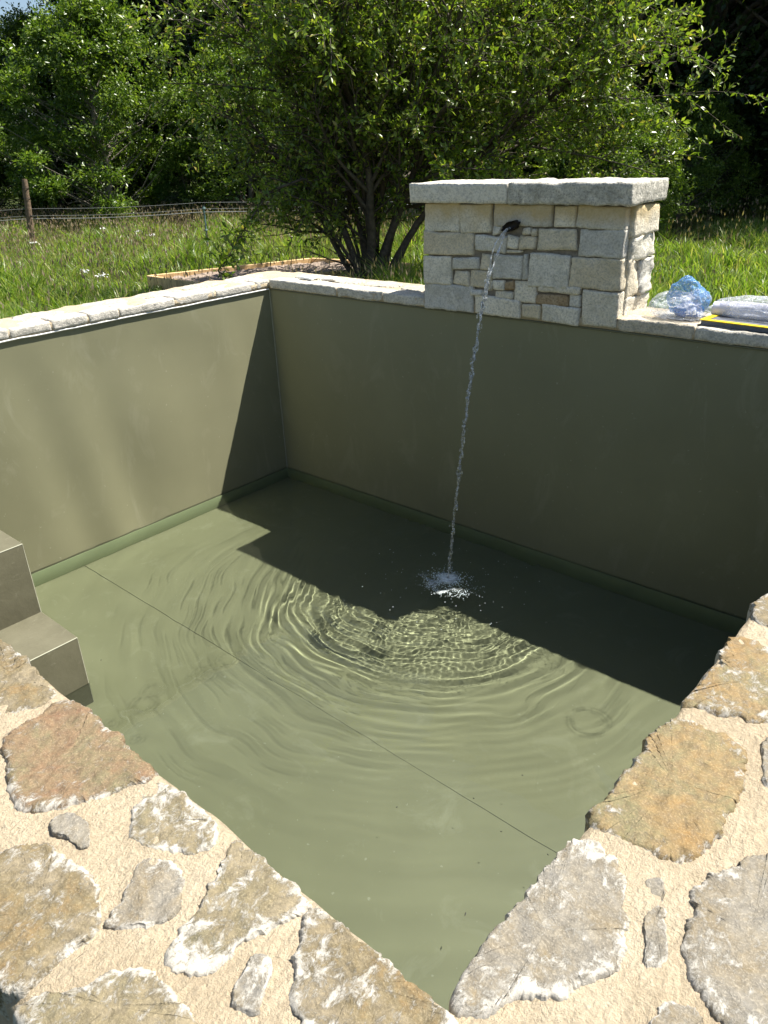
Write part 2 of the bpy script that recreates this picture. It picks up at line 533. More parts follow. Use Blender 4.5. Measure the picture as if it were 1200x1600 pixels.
# ------------------------------------------------------------------ ground
def build_ground():
    m, nt, out = new_mat('meadow soil and thatch')
    p = geo_pos(nt)
    n1 = noise_n(nt, 3.5, 8, .7, p)
    n2 = noise_n(nt, 40, 6, .7, p)
    c = ramp(nt, n1.outputs[0], [(.3, (.035, .055, .012)), (.6, (.075, .095, .025)), (.75, (.11, .10, .045))])
    c2 = mix(nt, ramp(nt, n2.outputs[0], [(.35, .7), (.6, 0)]).outputs[0], c.outputs[0], (.02, .025, .008))
    finish(nt, out, c2, .95, n2.outputs[0], 1.0, .03, .1)
    e = .02
    ix0, ix1, iy0, iy1 = OXL + e, OXR - e, OYN + e, OYF - e
    xs = [-400, -60, -25] + list(np.linspace(-20, ix0, 24)) + list(np.linspace(ix0, ix1, 6))[1:] + list(np.linspace(ix1, 12, 12))[1:] + [30, 400]
    ys = [-400, -40, -10] + list(np.linspace(-4, iy0, 6)) + list(np.linspace(iy0, iy1, 6))[1:] + list(np.linspace(iy1, 24, 28))[1:] + [60, 400]
    nz = SineNoise(3, .12)
    X, Y = np.meshgrid(xs, ys)
    Z = GZ + .05 * nz(np.stack([X, Y], -1)) * np.clip((np.hypot(X + 2, Y - 1.5) - 3.5) / 4, 0, 1) * (np.hypot(X, Y) < 30)
    V = np.stack([X, Y, Z], -1).reshape(-1, 3)
    F = grid_faces(len(xs), len(ys))
    c = V[F].mean(1)
    keep = ~((c[:, 0] > ix0) & (c[:, 0] < ix1) & (c[:, 1] > iy0) & (c[:, 1] < iy1))
    o = np_mesh('ground', V, F[keep], m, None, True)
    tag(o, kind='structure')
build_ground()

# ------------------------------------------------------------------ plunge pool
pool = empty('plunge_pool', (XL, YN, GZ))
tag(pool, 'square olive green lined plunge pool with a broad stone and cream mortar rim', 'pool')

def wall_grid(name, o, du_, dv_, nu, nv, n, amp=None, parent=pool):
    u = np.linspace(0, 1, nu); v = np.linspace(0, 1, nv)
    U, Vv = np.meshgrid(u, v)
    P = np.array(o) + U[..., None] * np.array(du_) + Vv[..., None] * np.array(dv_)
    if amp is not None: P = P + amp(U, Vv)[..., None] * np.array(n)
    return np_mesh(name, P.reshape(-1, 3), grid_faces(nu, nv), MAT['liner'], parent, True)

WB = FZ - .01
nw1 = SineNoise(21, 1.0, 12, 2); nw2 = SineNoise(22, 1.0, 10, 1)
def wr_left(U, V):      # soft vertical liner wrinkles, shaped to stand in for light reflected off water
    w = np.clip(np.minimum(U, 1 - U) * 12, 0, 1) * np.clip(np.minimum(V, 1 - V) * 7, 0, 1)
    return w * (.0062 * nw2(U[..., None] * 7 + .5 * V[..., None]) * (.35 + .65 * (1 - V)) + .003 * nw1(np.stack([U * 3, V * 1.6], -1)))
def wr_far(U, V):
    w = np.clip(np.minimum(U, 1 - U) * 12, 0, 1) * np.clip(np.minimum(V, 1 - V) * 7, 0, 1)
    return w * .003 * nw1(np.stack([U * 2.2 + 3, V * 1.2], -1))
LY, LX, LH = YF - YN, XR - XL, -WB
wall_grid('left_liner_wall', (XL, YN, WB), (0, LY, 0), (0, 0, LH), 160, 60, (1, 0, 0), wr_left)
wall_grid('far_liner_wall', (XL, YF, WB), (LX, 0, 0), (0, 0, LH), 160, 60, (0, -1, 0), wr_far)
wall_grid('near_liner_wall', (XR, YN, WB), (-LX, 0, 0), (0, 0, LH), 40, 12, (0, 1, 0))
wall_grid('right_liner_wall', (XR, YF, WB), (0, -LY, 0), (0, 0, LH), 40, 12, (-1, 0, 0))
nf = SineNoise(23, .5, 12, 2)
wall_grid('liner_floor', (XL, YN, FZ), (LX, 0, 0), (0, LY, 0), 120, 100, (0, 0, 1),
          lambda U, V: .002 * nf(np.stack([U * 3, V * 3], -1)))

def box_bm(bm, x0, y0, z0, x1, y1, z1):
    vs = [bm.verts.new(p) for p in ((x0, y0, z0), (x1, y0, z0), (x1, y1, z0), (x0, y1, z0), (x0, y0, z1), (x1, y0, z1), (x1, y1, z1), (x0, y1, z1))]
    for f in ((3, 2, 1, 0), (4, 5, 6, 7), (0, 1, 5, 4), (1, 2, 6, 5), (2, 3, 7, 6), (3, 0, 4, 7)):
        bm.faces.new([vs[i] for i in f])
def box(name, x0, y0, z0, x1, y1, z1, mat, parent, bev=0.0, seg=2):
    bm = bmesh.new(); box_bm(bm, x0, y0, z0, x1, y1, z1)
    if bev: bmesh.ops.bevel(bm, geom=list(bm.edges), offset=bev, segments=seg, affect='EDGES', profile=.6)
    return bm_obj(name, bm, mat, parent, bool(bev))

# weld seams of the liner
def seam(pts, r, mat, name='weld_seam'):
    t = Tubes(); t.add(pts, r, 5); return t.build(name, mat, pool)
jit = lambda n, a: rng.normal(0, a, n)
zz = np.linspace(FZ, -.004, 30)
seam(np.stack([XL + .004 + jit(30, .0006), YF - .004 + jit(30, .0006), zz], -1), .0035, MAT['seam'])
xx = np.linspace(XL + .01, XR - .01, 40)
seam(np.stack([xx, YF - .004 + jit(40, .0005), np.full(40, -.004)], -1), .004, MAT['seam_dark'], 'liner_edge_strip')
yy = np.linspace(YN + .01, YF - .01, 40)
seam(np.stack([np.full(40, XL + .006), yy, -.004 + jit(40, .0008)], -1), .0042, MAT['white'], 'liner_edge_strip')
def floor_seam(y):
    bm = bmesh.new(); box_bm(bm, XL + .01, y - .0011, FZ - .004, XR - .01, y + .0009, FZ + .0026)
    bm_obj('floor_seam', bm, MAT['seam_dark'], pool)
floor_seam(1.50); 
# steps in the near left corner
YS = 0.97
# strip added along wall feet; its paler green paints light in the underwater band
def light_band(a, b, nrm):
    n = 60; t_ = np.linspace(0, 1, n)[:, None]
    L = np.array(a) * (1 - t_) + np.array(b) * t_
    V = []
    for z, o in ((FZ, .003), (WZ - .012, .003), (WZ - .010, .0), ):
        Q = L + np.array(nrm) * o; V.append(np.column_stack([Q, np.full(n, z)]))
    np_mesh('underwater_light_band', np.concatenate(V), grid_faces(n, 3), MAT['light_band'], pool)
light_band((XL + .008, YF - .008), (XR, YF - .008), (0, -1)); light_band((XL + .010, YN), (XL + .010, YF - .008), (1, 0))
def liner_step(x1, ztop, zbot):
    s = box('step', XL - .02, YN - .02, zbot, x1, YS, ztop, MAT['step'], pool, .007, 3)
    t = Tubes()
    t.add([(x1 - .002, YN, ztop - .002), (x1 - .002, YS - .004, ztop - .002), (x1 - .002, YS - .004, max(zbot, WZ - .1))], .0026, 5)
    sm = t.build('weld_seam', MAT['seam'], s)
liner_step(-2.452, -.907, FZ - .005)
liner_step(-2.735, -.600, -.915)
liner_step(-3.02, -.300, -.61)

# ------------------------------------------------------------------ coping (one frame-shaped sheet of mortar)
def build_coping():
    c = .0095
    def seg(a, b): return list(np.linspace(a, b, max(2, int(abs(b - a) / c))))
    xs = seg(OXL, XL + .008)[:-1] + list(np.linspace(XL + .008, XR + .003, 260))[:-1] + seg(XR + .003, OXR)
    ys = seg(OYN, YN - .003)[:-1] + list(np.linspace(YN - .003, YF - .008, 200))[:-1] + seg(YF - .008, OYF)
    xs, ys = np.array(xs), np.array(ys)
    X, Y = np.meshgrid(xs, ys)
    P = np.stack([X, Y], -1)
    n1, n2, n3 = SineNoise(5, 2.2), SineNoise(6, 11, 16), SineNoise(7, 38, 22)
    Z = ZT - .003 + .0020 * n1(P) + .0015 * n2(P) + .0006 * n3(P)
    far = (Y > YF - .02) | (X < XL + .02)
    Z += np.where(X < XL + .02, -.003 + .005 * n1(P * 1.7), 0)
    # rounded edges
    do = np.minimum(np.minimum(X - OXL, OXR - X), np.minimum(Y - OYN, OYF - Y))
    dix = np.maximum(XL - X, X - XR); diy = np.maximum(YN - Y, Y - YF)
    di = np.maximum(dix, diy)
    for d_, r_ in ((do, .022), (di, .012)):
        q = np.clip(1 - np.clip(d_, 0, None) / r_, 0, 1)
        Z -= r_ * (1 - np.sqrt(1 - q ** 2 * .98)) * .9
    # wobble the inner edge
    wob = (.003 + .003 * n2(P)) * np.clip(1 - np.abs(di) / .02, 0, 1)
    near = np.where(Y < YN + .02, 1.0, 0.0); right = np.where(X > XR - .02, 1.0, 0.0)
    Y2 = Y - wob * near * (diy >= dix); X2 = X + wob * right * (dix > diy)
    V = np.stack([X2, Y2, Z], -1).reshape(-1, 3)
    F = grid_faces(len(xs), len(ys))
    cc = np.stack([X, Y], -1).reshape(-1, 2)[F].mean(1)
    keep = ~((cc[:, 0] > XL + .008) & (cc[:, 0] < XR + .003) & (cc[:, 1] > YN - .003) & (cc[:, 1] < YF - .008))
    F = F[keep]
    # skirts along boundary edges
    E = np.concatenate([F[:, [0, 1]], F[:, [1, 2]], F[:, [2, 3]], F[:, [3, 0]]])
    key = np.sort(E, 1); code = key[:, 0].astype(np.int64) * len(V) + key[:, 1]
    uq, inv, cnt = np.unique(code, return_inverse=True, return_counts=True)
    B = E[cnt[inv] == 1]
    vb = np.unique(B); remap = -np.ones(len(V), int)
    inner = (V[vb, 0] > XL - .05) & (V[vb, 0] < XR + .05) & (V[vb, 1] > YN - .05) & (V[vb, 1] < YF + .05)
    low = V[vb].copy(); low[:, 2] = np.where(inner, .0015, GZ - .05)
    remap[vb] = np.arange(len(vb)) + len(V)
    S1 = np.stack([B[:, 1], B[:, 0], remap[B[:, 0]], remap[B[:, 1]]], -1)
    # underside of the overhang, back to behind the liner
    low2 = low.copy()
    ctr = np.array([(XL + XR) / 2, (YN + YF) / 2])
    low2[:, 0] = np.where(inner, low[:, 0] + np.sign(low[:, 0] - ctr[0]) * np.where(np.minimum(abs(low[:, 0] - XL), abs(low[:, 0] - XR)) < .02, .03, 0), low[:, 0])
    low2[:, 1] = np.where(inner, low[:, 1] + np.sign(low[:, 1] - ctr[1]) * np.where(np.minimum(abs(low[:, 1] - YN), abs(low[:, 1] - YF)) < .02, .03, 0), low[:, 1])
    low2[:, 2] = np.where(inner, .0015, GZ - .06)
    off2 = len(V) + len(vb)
    S2 = np.stack([remap[B[:, 1]], remap[B[:, 0]], remap[B[:, 0]] + len(vb), remap[B[:, 1]] + len(vb)], -1)
    V = np.concatenate([V, low, low2]); F = np.concatenate([F, S1, S2])
    used = np.unique(F); rm = -np.ones(len(V), int); rm[used] = np.arange(len(used))
    return np_mesh('coping', V[used], rm[F], MAT['mortar'], pool, True)
coping = build_coping()

def fractal_outline(pts, amp, rounds=4, seed=0):
    r = np.random.default_rng(seed)
    P = np.asarray(pts, float)
    # one Chaikin pass to soften corners, then midpoint displacement
    Q = []
    for a, b in zip(P, np.roll(P, -1, 0)): Q += [a * .85 + b * .15, a * .15 + b * .85]
    P = np.array(Q)
    for k in range(rounds):
        nx = np.roll(P, -1, 0); e = nx - P; L = np.linalg.norm(e, axis=1)[:, None]
        nrm = np.stack([e[:, 1], -e[:, 0]], -1) / (L + 1e-9)
        mid = (P + nx) / 2 + nrm * r.normal(0, 1, (len(P), 1)) * np.minimum(L * .13, amp)
        P = np.stack([P, mid], 1).reshape(-1, 2)
        amp *= .6
    return P

def flat_stone(pts, mat, seed, z=ZT, rise=.009, clampbox=None, amp=.008, thick=.05):
    """irregular slab bedded in the mortar: outline (x, y) in metres"""
    pts = np.asarray(pts, float); pc_ = pts.mean(0); size = np.sqrt(((pts - pc_) ** 2).sum(1).mean())
    pts = pc_ + (pts - pc_) * (1 + .006 / size)
    O = fractal_outline(pts, min(amp, size * .05), 4, seed)
    if clampbox is not None:
        x0, y0, x1, y1 = clampbox
        O[:, 0] = np.clip(O[:, 0], x0, x1); O[:, 1] = np.clip(O[:, 1], y0, y1)
    c = O.mean(0)
    n1, n2 = SineNoise(seed + 100, 9, 12), SineNoise(seed + 200, 32, 18)
    n3 = SineNoise(seed + 300, 75, 18)
    rings = [(1.006, -thick, 1), (1.010, -.012, 1), (1.006, -.003, 1), (.990, rise * .22, 1), (.965, rise * .6, .95), (.935, rise * .9, .7)]
    ks = np.linspace(.90, .06, 22)
    rings += [(k, rise, max(0, (k - .70) * 2.5)) for k in ks]
    V, rim = [], []
    for k, h, rv in rings:
        Q = c + (O - c) * k
        zz = np.full(len(Q), z + h)
        if h > -.01:
            zz += .0013 * n1(Q) + .0010 * n2(Q) + .0004 * n3(Q)
        jit = .0012 * n1(O * 3.1 + h * 40)
        if h < rise: Q = Q + (O - c) / (np.linalg.norm(O - c, axis=1)[:, None] + 1e-9) * jit[:, None]
        V.append(np.column_stack([Q, zz])); rim += [rv] * len(Q)
    m = len(O)
    V.append(np.array([[c[0], c[1], z + rise + .003 * n1(c[None])[0]]])); rim.append(0)
    V = np.concatenate(V)
    F = []
    for k in range(len(rings) - 1):
        i = np.arange(m); j = (i + 1) % m
        F.append(np.stack([k * m + i, k * m + j, (k + 1) * m + j, (k + 1) * m + i], -1))
    F = np.concatenate(F)
    i = np.arange(m); j = (i + 1) % m; b = (len(rings) - 1) * m
    T = np.stack([b + i, b + j, np.full(m, len(V) - 1)], -1)
    return np_mesh('coping_stone', V, [F, T], mat, coping, True, {'rim': rim})

def px_poly(pp, z=ZT + .004): return [tuple(at_z(x, y, z)[:2]) for x, y in pp]
NEAR = [
 ('st_och', [(-45, 968), (0, 998), (22, 1012), (50, 1042), (88, 1080), (68, 1093), (30, 1108), (-20, 1120), (-60, 1060)], .006),
 ('st_red', [(98, 1090), (125, 1097), (160, 1130), (200, 1165), (230, 1192), (238, 1212), (215, 1220), (180, 1226), (140, 1245), (90, 1252), (40, 1258), (22, 1248), (15, 1215), (10, 1185), (5, 1150), (20, 1138), (60, 1118)], .009),
 ('st_olv', [(248, 1219), (285, 1237), (318, 1268), (334, 1295), (330, 1313), (300, 1325), (260, 1322), (225, 1318), (206, 1300), (210, 1260), (225, 1235)], .006),
 ('st_olv', [(364, 1312), (392, 1331), (430, 1365), (463, 1394), (478, 1409), (450, 1430), (410, 1450), (375, 1462), (350, 1490), (320, 1510), (275, 1505), (262, 1490), (275, 1460), (300, 1430), (325, 1395), (342, 1360)], .006),
 ('st_och', [(486, 1416), (502, 1418), (540, 1446), (580, 1480), (620, 1516), (660, 1546), (698, 1580), (712, 1600), (660, 1680), (500, 1660), (478, 1600), (460, 1560), (462, 1520), (472, 1465)], .009),
 ('st_och', [(-40, 1345), (0, 1335), (35, 1313), (75, 1317), (110, 1345), (142, 1372), (150, 1410), (140, 1450), (115, 1472), (88, 1492), (66, 1512), (50, 1526), (10, 1532), (-30, 1528), (-70, 1440)], .006),
 ('st_gry', [(82, 1280), (100, 1268), (118, 1272), (135, 1290), (132, 1312), (120, 1315), (105, 1300), (85, 1295)], .003),
 ('st_gry', [(220, 1343), (247, 1340), (275, 1358), (278, 1400), (262, 1425), (230, 1435), (185, 1440), (167, 1433), (180, 1415), (200, 1385)], .005),
 ('st_gry', [(393, 1497), (416, 1494), (418, 1515), (406, 1540), (402, 1565), (369, 1556), (370, 1535), (384, 1515)], .003),
 ('st_olv', [(26, 1572), (60, 1552), (120, 1545), (160, 1522), (200, 1508), (235, 1515), (260, 1545), (288, 1570), (300, 1600), (270, 1650), (80, 1650), (36, 1620)], .007),
 ('st_gry', [(890, 1308), (922, 1310), (960, 1340), (975, 1370), (978, 1440), (970, 1488), (950, 1512), (900, 1530), (852, 1553), (812, 1546), (765, 1575), (735, 1571), (716, 1562), (713, 1545), (730, 1512), (758, 1468), (800, 1416), (836, 1376), (865, 1343)], .010),
 ('st_org', [(1053, 1118), (1080, 1124), (1120, 1139), (1155, 1160), (1166, 1190), (1152, 1240), (1130, 1282), (1105, 1315), (1065, 1338), (1030, 1328), (990, 1310), (950, 1296), (926, 1271), (948, 1243), (972, 1212), (1005, 1168), (1030, 1135)], .008),
 ('st_org', [(1147, 988), (1200, 1008), (1250, 1030), (1268, 1070), (1250, 1108), (1200, 1121), (1175, 1122), (1125, 1108), (1072, 1099), (1087, 1074), (1108, 1046), (1128, 1016)], .009),
 ('st_och', [(1192, 930), (1225, 915), (1300, 930), (1310, 975), (1262, 985), (1195, 973), (1178, 960), (1180, 946)], .008),
 ('st_gry', [(1013, 1371), (1038, 1375), (1041, 1430), (1039, 1498), (1008, 1500), (1010, 1440)], .004),
 ('st_gry', [(1085, 1382), (1115, 1365), (1150, 1350), (1200, 1330), (1290, 1325), (1330, 1420), (1310, 1560), (1240, 1620), (1190, 1615), (1140, 1590), (1112, 1565), (1090, 1530), (1080, 1508), (1082, 1440)], .007),
 ('st_gry', [(1030, 1584), (1048, 1570), (1080, 1572), (1096, 1592), (1100, 1640), (1060, 1690), (1010, 1660), (1015, 1610)], .005),
 ('st_gry', [(1195, 1150), (1240, 1140), (1262, 1180), (1240, 1225), (1196, 1218)], .003),
]
for k, (mk, pp, rise) in enumerate(NEAR):
    P = px_poly(pp)
    flat_stone(P, MAT[mk], 40 + k, ZT - .0055, rise * .5 + .0035, (OXL, OYN - .003, OXR - .004, 9))
# the part of the rim that lies outside the frame
for k, (x, y, w, h, mk) in enumerate([(-3.1, .20, .30, .17, 'st_och'), (-2.72, .19, .26, .15, 'st_olv'), (-2.40, .20, .2, .18, 'st_red'), (-1.95, .20, .3, .17, 'st_och'), (-3.52, .2, .26, .2, 'st_olv'), (-2.12, .14, .1, .08, 'st_gry'),
        (.0, 1.55, .34, .25, 'st_org'), (-.04, 1.9, .3, .2, 'st_gry'), (-.02, 2.3, .34, .3, 'st_och'), (-.03, 2.68, .3, .22, 'st_org')]):
    a = np.linspace(0, 2 * math.pi, 9)[:-1] + rng.uniform(-.2, .2, 8)
    r = rng.uniform(.85, 1.1, 8)
    flat_stone(np.stack([x + np.cos(a) * w * .5 * r, y + np.sin(a) * h * .5 * r], -1), MAT[mk], 90 + k, ZT - .006, .009)

def rough_block(name, x0, y0, z0, x1, y1, z1, mat, parent, res=.02, amp=.003, seed=0, rnd=.006, rim=False):
    """stone block: subdivided box, rounded and roughened on all faces"""
    nx = max(2, int((x1 - x0) / res)); ny = max(2, int((y1 - y0) / res)); nz = max(2, int((z1 - z0) / res))
    V, F, n0 = block_arrays(x0, y0, z0, x1, y1, z1, nx, ny, nz, amp, seed, rnd)
    at = {'rim': np.zeros(len(V))} if rim else None
    return np_mesh(name, V, F, mat, parent, True, at)

def block_arrays(x0, y0, z0, x1, y1, z1, nx, ny, nz, amp, seed, rnd):
    bx = np.array([x0, y0, z0]); sz = np.array([x1 - x0, y1 - y0, z1 - z0])
    idx = {}; V = []
    def vid(i, j, k):
        if (i, j, k) not in idx:
            idx[(i, j, k)] = len(V); V.append((i / nx, j / ny, k / nz))
        return idx[(i, j, k)]
    F = []
    for i in range(nx):
        for j in range(ny):
            F.append((vid(i, j, 0), vid(i, j + 1, 0), vid(i + 1, j + 1, 0), vid(i + 1, j, 0)))
            F.append((vid(i, j, nz), vid(i + 1, j, nz), vid(i + 1, j + 1, nz), vid(i, j + 1, nz)))
    for i in range(nx):
        for k in range(nz):
            F.append((vid(i, 0, k), vid(i + 1, 0, k), vid(i + 1, 0, k + 1), vid(i, 0, k + 1)))
            F.append((vid(i, ny, k), vid(i, ny, k + 1), vid(i + 1, ny, k + 1), vid(i + 1, ny, k)))
    for j in range(ny):
        for k in range(nz):
            F.append((vid(0, j, k), vid(0, j, k + 1), vid(0, j + 1, k + 1), vid(0, j + 1, k)))
            F.append((vid(nx, j, k), vid(nx, j + 1, k), vid(nx, j + 1, k + 1), vid(nx, j, k + 1)))
    V = np.array(V) * sz + bx
    # round: pull corners in towards the inset box
    inner = np.clip(V, bx + rnd, bx + sz - rnd)
    d = V - inner; L = np.linalg.norm(d, axis=1)[:, None]
    V = np.where(L > 1e-9, inner + d / np.maximum(L, 1e-9) * np.minimum(L, rnd), V)
    a, b = SineNoise(seed * 3 + 1, 8, 12, 3), SineNoise(seed * 3 + 2, 30, 16, 3)
    for ax in range(3):
        o = np.full(3, ax * 7.7)
        V[:, ax] += amp * (a(V + o) * .8 + b(V + o) * .5)
    return V, np.array(F), None or 0
_ba = block_arrays
def block_arrays(*a):
    V, F, _ = _ba(*a); return V, F

def rough_block(name, x0, y0, z0, x1, y1, z1, mat, parent, res=.02, amp=.003, seed=0, rnd=.006, rim=False):
    nx = max(2, int((x1 - x0) / res)); ny = max(2, int((y1 - y0) / res)); nz = max(2, int((z1 - z0) / res))
    V, F = block_arrays(x0, y0, z0, x1, y1, z1, nx, ny, nz, amp, seed, rnd)
    return np_mesh(name, V, F, mat, parent, True, {'rim': np.zeros(len(V))} if rim else None)

# left rim: tooled pale blocks along the pool edge
def ypx(px):    # y on the left rim edge for a photo column (line of the liner's top edge)
    return at_z(px, 533 - .1975 * px, 0)[1]
cuts = [-260, -190, -120, -60, 15, 81, 138, 186, 273, 336, 399, 419]
ysL = [ypx(c) for c in cuts]
ysL[-1] = YF + .0
for k in range(len(ysL) - 1):
    a, b = ysL[k] + .003, ysL[k + 1] - .003
    rough_block('edge_block', XL - .10, a, .001, XL + .009 + rng.uniform(0, .004), b, .046 + rng.uniform(0, .007), MAT['block_pale'], coping, .010, .0022, 300 + k, .007)
# flat stones in the top of the left rim
for k in range(9):
    y = YN + .1 + k * .31 + rng.uniform(-.03, .03)
    a = np.linspace(0, 2 * math.pi, 9)[:-1] + rng.uniform(-.2, .2, 8)
    r = rng.uniform(.85, 1.1, 8)
    flat_stone(np.stack([XL - .185 + np.cos(a) * .085 * r, y + np.sin(a) * .14 * r], -1), MAT['st_pal'], 130 + k, ZT - .007, .006, (OXL + .005, 0, XL - .105, 9))
# far rim: long grey stones along the edge
cf = [XL + .012, -2.93, -2.60, -2.325, -1.332, -1.02, -.70, XR - .006]
for k in range(len(cf) - 1):
    if k == 3: continue
    rough_block('edge_block', cf[k] + .002, YF - .010 - rng.uniform(0, .003), .001, cf[k + 1] - .002, YF + .09, .050 + rng.uniform(-.002, .006), MAT['edge_grey'], coping, .010, .0028, 330 + k, .006)
for k, x in enumerate([-3.3, -3.02, -2.75, -2.5, -1.12, -.82, -.52, -.2]):
    a = np.linspace(0, 2 * math.pi, 9)[:-1] + rng.uniform(-.2, .2, 8)
    r = rng.uniform(.85, 1.1, 8)
    flat_stone(np.stack([x + np.cos(a) * .13 * r, YF + .175 + np.sin(a) * .08 * r], -1), MAT['st_pal'], 150 + k, ZT - .004, .008)

# ------------------------------------------------------------------ water in the pool
SX, SY = -1.82, 2.44            # where the jet lands
def water_height(X, Y):
    r = np.random.default_rng(5)
    P = np.stack([X, Y], -1)
    w1, w2 = SineNoise(61, .9, 10), SineNoise(62, 3.0, 12)
    wx, wy = w1(P), w1(P + 5.3)
    vx, vy = w2(P), w2(P + 2.2)
    D = np.hypot(X - SX, Y - SY)
    H = np.zeros_like(X)
    def ring(cx, cy, lam, curv, r0, fall, ph, warp=.012, warp2=.004):
        d = np.hypot(X + warp * wx + warp2 * vx - cx, Y + warp * wy + warp2 * vy - cy)
        k = 2 * math.pi / lam
        env = np.exp(-np.clip(d - r0, 0, None) / fall) * np.clip(d / .06, 0, 1)
        return curv / k ** 2 * env * np.sin(k * d + ph)
    C = SineNoise(71, 42, 40); C2 = SineNoise(72, 24, 30)
    W = np.stack([X + .004 * vx, Y + .004 * vy], -1)
    env = np.exp(-(np.clip(np.abs(D - .35) - .15, 0, None) / .12) ** 2)
    H += env * (.00011 * C(W) + .00022 * C2(W))
    for i in range(24):      # choppy field close to the jet
        a, q = r.uniform(0, 6.28), r.uniform(0, .22)
        H += ring(SX + q * math.cos(a), SY + q * math.sin(a), r.uniform(.015, .030), 1.9, .42, r.uniform(.07, .13), r.uniform(0, 6.28), .02, .03)
    for i in range(16):      # net of fine rings further out
        a, q = r.uniform(0, 6.28), r.uniform(0, .17)
        H += ring(SX + q * math.cos(a), SY + q * math.sin(a), r.uniform(.028, .055), 2.2, .62, r.uniform(.16, .30), r.uniform(0, 6.28), .03, .012)
    for i in range(8):      # regular outer rings
        a, q = r.uniform(0, 6.28), r.uniform(0, .06)
        H += ring(SX + q * math.cos(a), SY + q * math.sin(a), r.uniform(.05, .085), 1.1, .70, r.uniform(.18, .36), r.uniform(0, 6.28), .02, .006)
    for i in range(7):      # long slow rings reaching the near side
        a, q = r.uniform(0, 6.28), r.uniform(0, .3)
        H += ring(SX + q * math.cos(a), SY + q * math.sin(a), r.uniform(.10, .2), .55, .85, r.uniform(.4, .9), r.uniform(0, 6.28), .04, .006)
    # gentle echoes from the walls
    for i in range(6):
        th = r.uniform(0, 6.28); lam = r.uniform(.12, .3); k = 2 * math.pi / lam
        H += .15 / k ** 2 * np.sin(k * ((X + .03 * wx) * math.cos(th) + (Y + .03 * wy) * math.sin(th)) + r.uniform(0, 6))
    # small drop rings
    for (px, py, rad) in ((335, 1020, .045), (377, 998, .045), (258, 1046, .04), (245, 1066, .045), (195, 1095, .02), (238, 1117, .014), (950, 1090, .07), (345, 1022, .03)):
        q = at_z(px, py, WZ)
        d = np.hypot(X - q[0], Y - q[1])
        H += .00005 * np.exp(-((d - rad) / .012) ** 2) * np.sin((d - rad) * 2 * math.pi / .018)
    # hollow and crown where the jet enters
    H += -.007 * np.exp(-(D / .035) ** 2) + .004 * np.exp(-((D - .07) / .03) ** 2)
    return H
def dense(a, b, f0, f1, fine, coarse):
    return np.concatenate([np.linspace(a, f0, int((f0 - a) / coarse))[:-1], np.linspace(f0, f1, int((f1 - f0) / fine))[:-1], np.linspace(f1, b, int((b - f1) / coarse) + 2)])
wx_ = dense(XL - .002, XR + .002, -2.62, -1.0, .0026, .0055); wy_ = dense(YN - .002, YF + .002, 1.55, 2.75, .0026, .0055)
nx, ny = len(wx_), len(wy_)
WX, WY = np.meshgrid(wx_, wy_)
WV = np.stack([WX, WY, WZ + water_height(WX, WY)], -1).reshape(-1, 3)
water = np_mesh('water', WV, grid_faces(nx, ny), MAT['water'], None, True)
tag(water, kind='structure')
water.cycles.is_caustics_caster = True
for o in pool.children:
    if o.name.split('.')[0] in ('liner_floor', 'left_liner_wall', 'far_liner_wall', 'step', 'near_liner_wall', 'right_liner_wall', 'floor_seam', 'weld_seam', 'underwater_light_band'):
        o.cycles.is_caustics_receiver = True

# ------------------------------------------------------------------ fountain
FX0, FX1, FY0, FY1 = -2.322, -1.334, YF - .014, 3.20
ft = empty('stone_fountain', ((FX0 + FX1) / 2, (FY0 + FY1) / 2, 0))
tag(ft, 'grey limestone block fountain pillar with overhanging slab top and water spout', 'fountain')
box('joint_core', FX0 + .012, FY0 + .014, .002, FX1 - .014, FY1 - .012, .472, MAT['joint'], ft, .003)
crop = lambda x, y: at_y(630 + x / 2.7907, 260 + y / 2.7907, FY0)
RECTS = [(97, 160, 247, 285), (247, 163, 383, 295), (397, 166, 655, 268), (656, 170, 755, 268), (757, 172, 972, 275), (387, 254, 430, 300), (520, 268, 562, 305), (565, 270, 584, 305),
 (103, 286, 308, 390), (310, 302, 448, 378), (450, 305, 500, 360), (501, 305, 577, 363), (586, 272, 756, 372), (768, 274, 968, 400),
 (101, 392, 213, 516), (217, 398, 330, 451), (333, 380, 390, 452), (218, 454, 288, 521), (291, 456, 386, 535), (392, 386, 520, 495), (522, 384, 542, 500), (546, 386, 724, 530), (727, 397, 945, 543),
 (102, 518, 309, 628), (294, 538, 345, 566), (388, 497, 442, 542), (444, 497, 483, 542), (394, 545, 475, 583), (480, 503, 581, 598), (586, 520, 776, 553), (583, 556, 719, 610), (722, 557, 773, 620), (776, 548, 940, 703),
 (315, 572, 514, 655), (516, 600, 603, 666), (605, 606, 773, 686), (450, 364, 520, 383), (350, 500, 386, 536)]
BV, BF, BR_V, BR_F, nb, nr = [], [], [], [], 0, 0
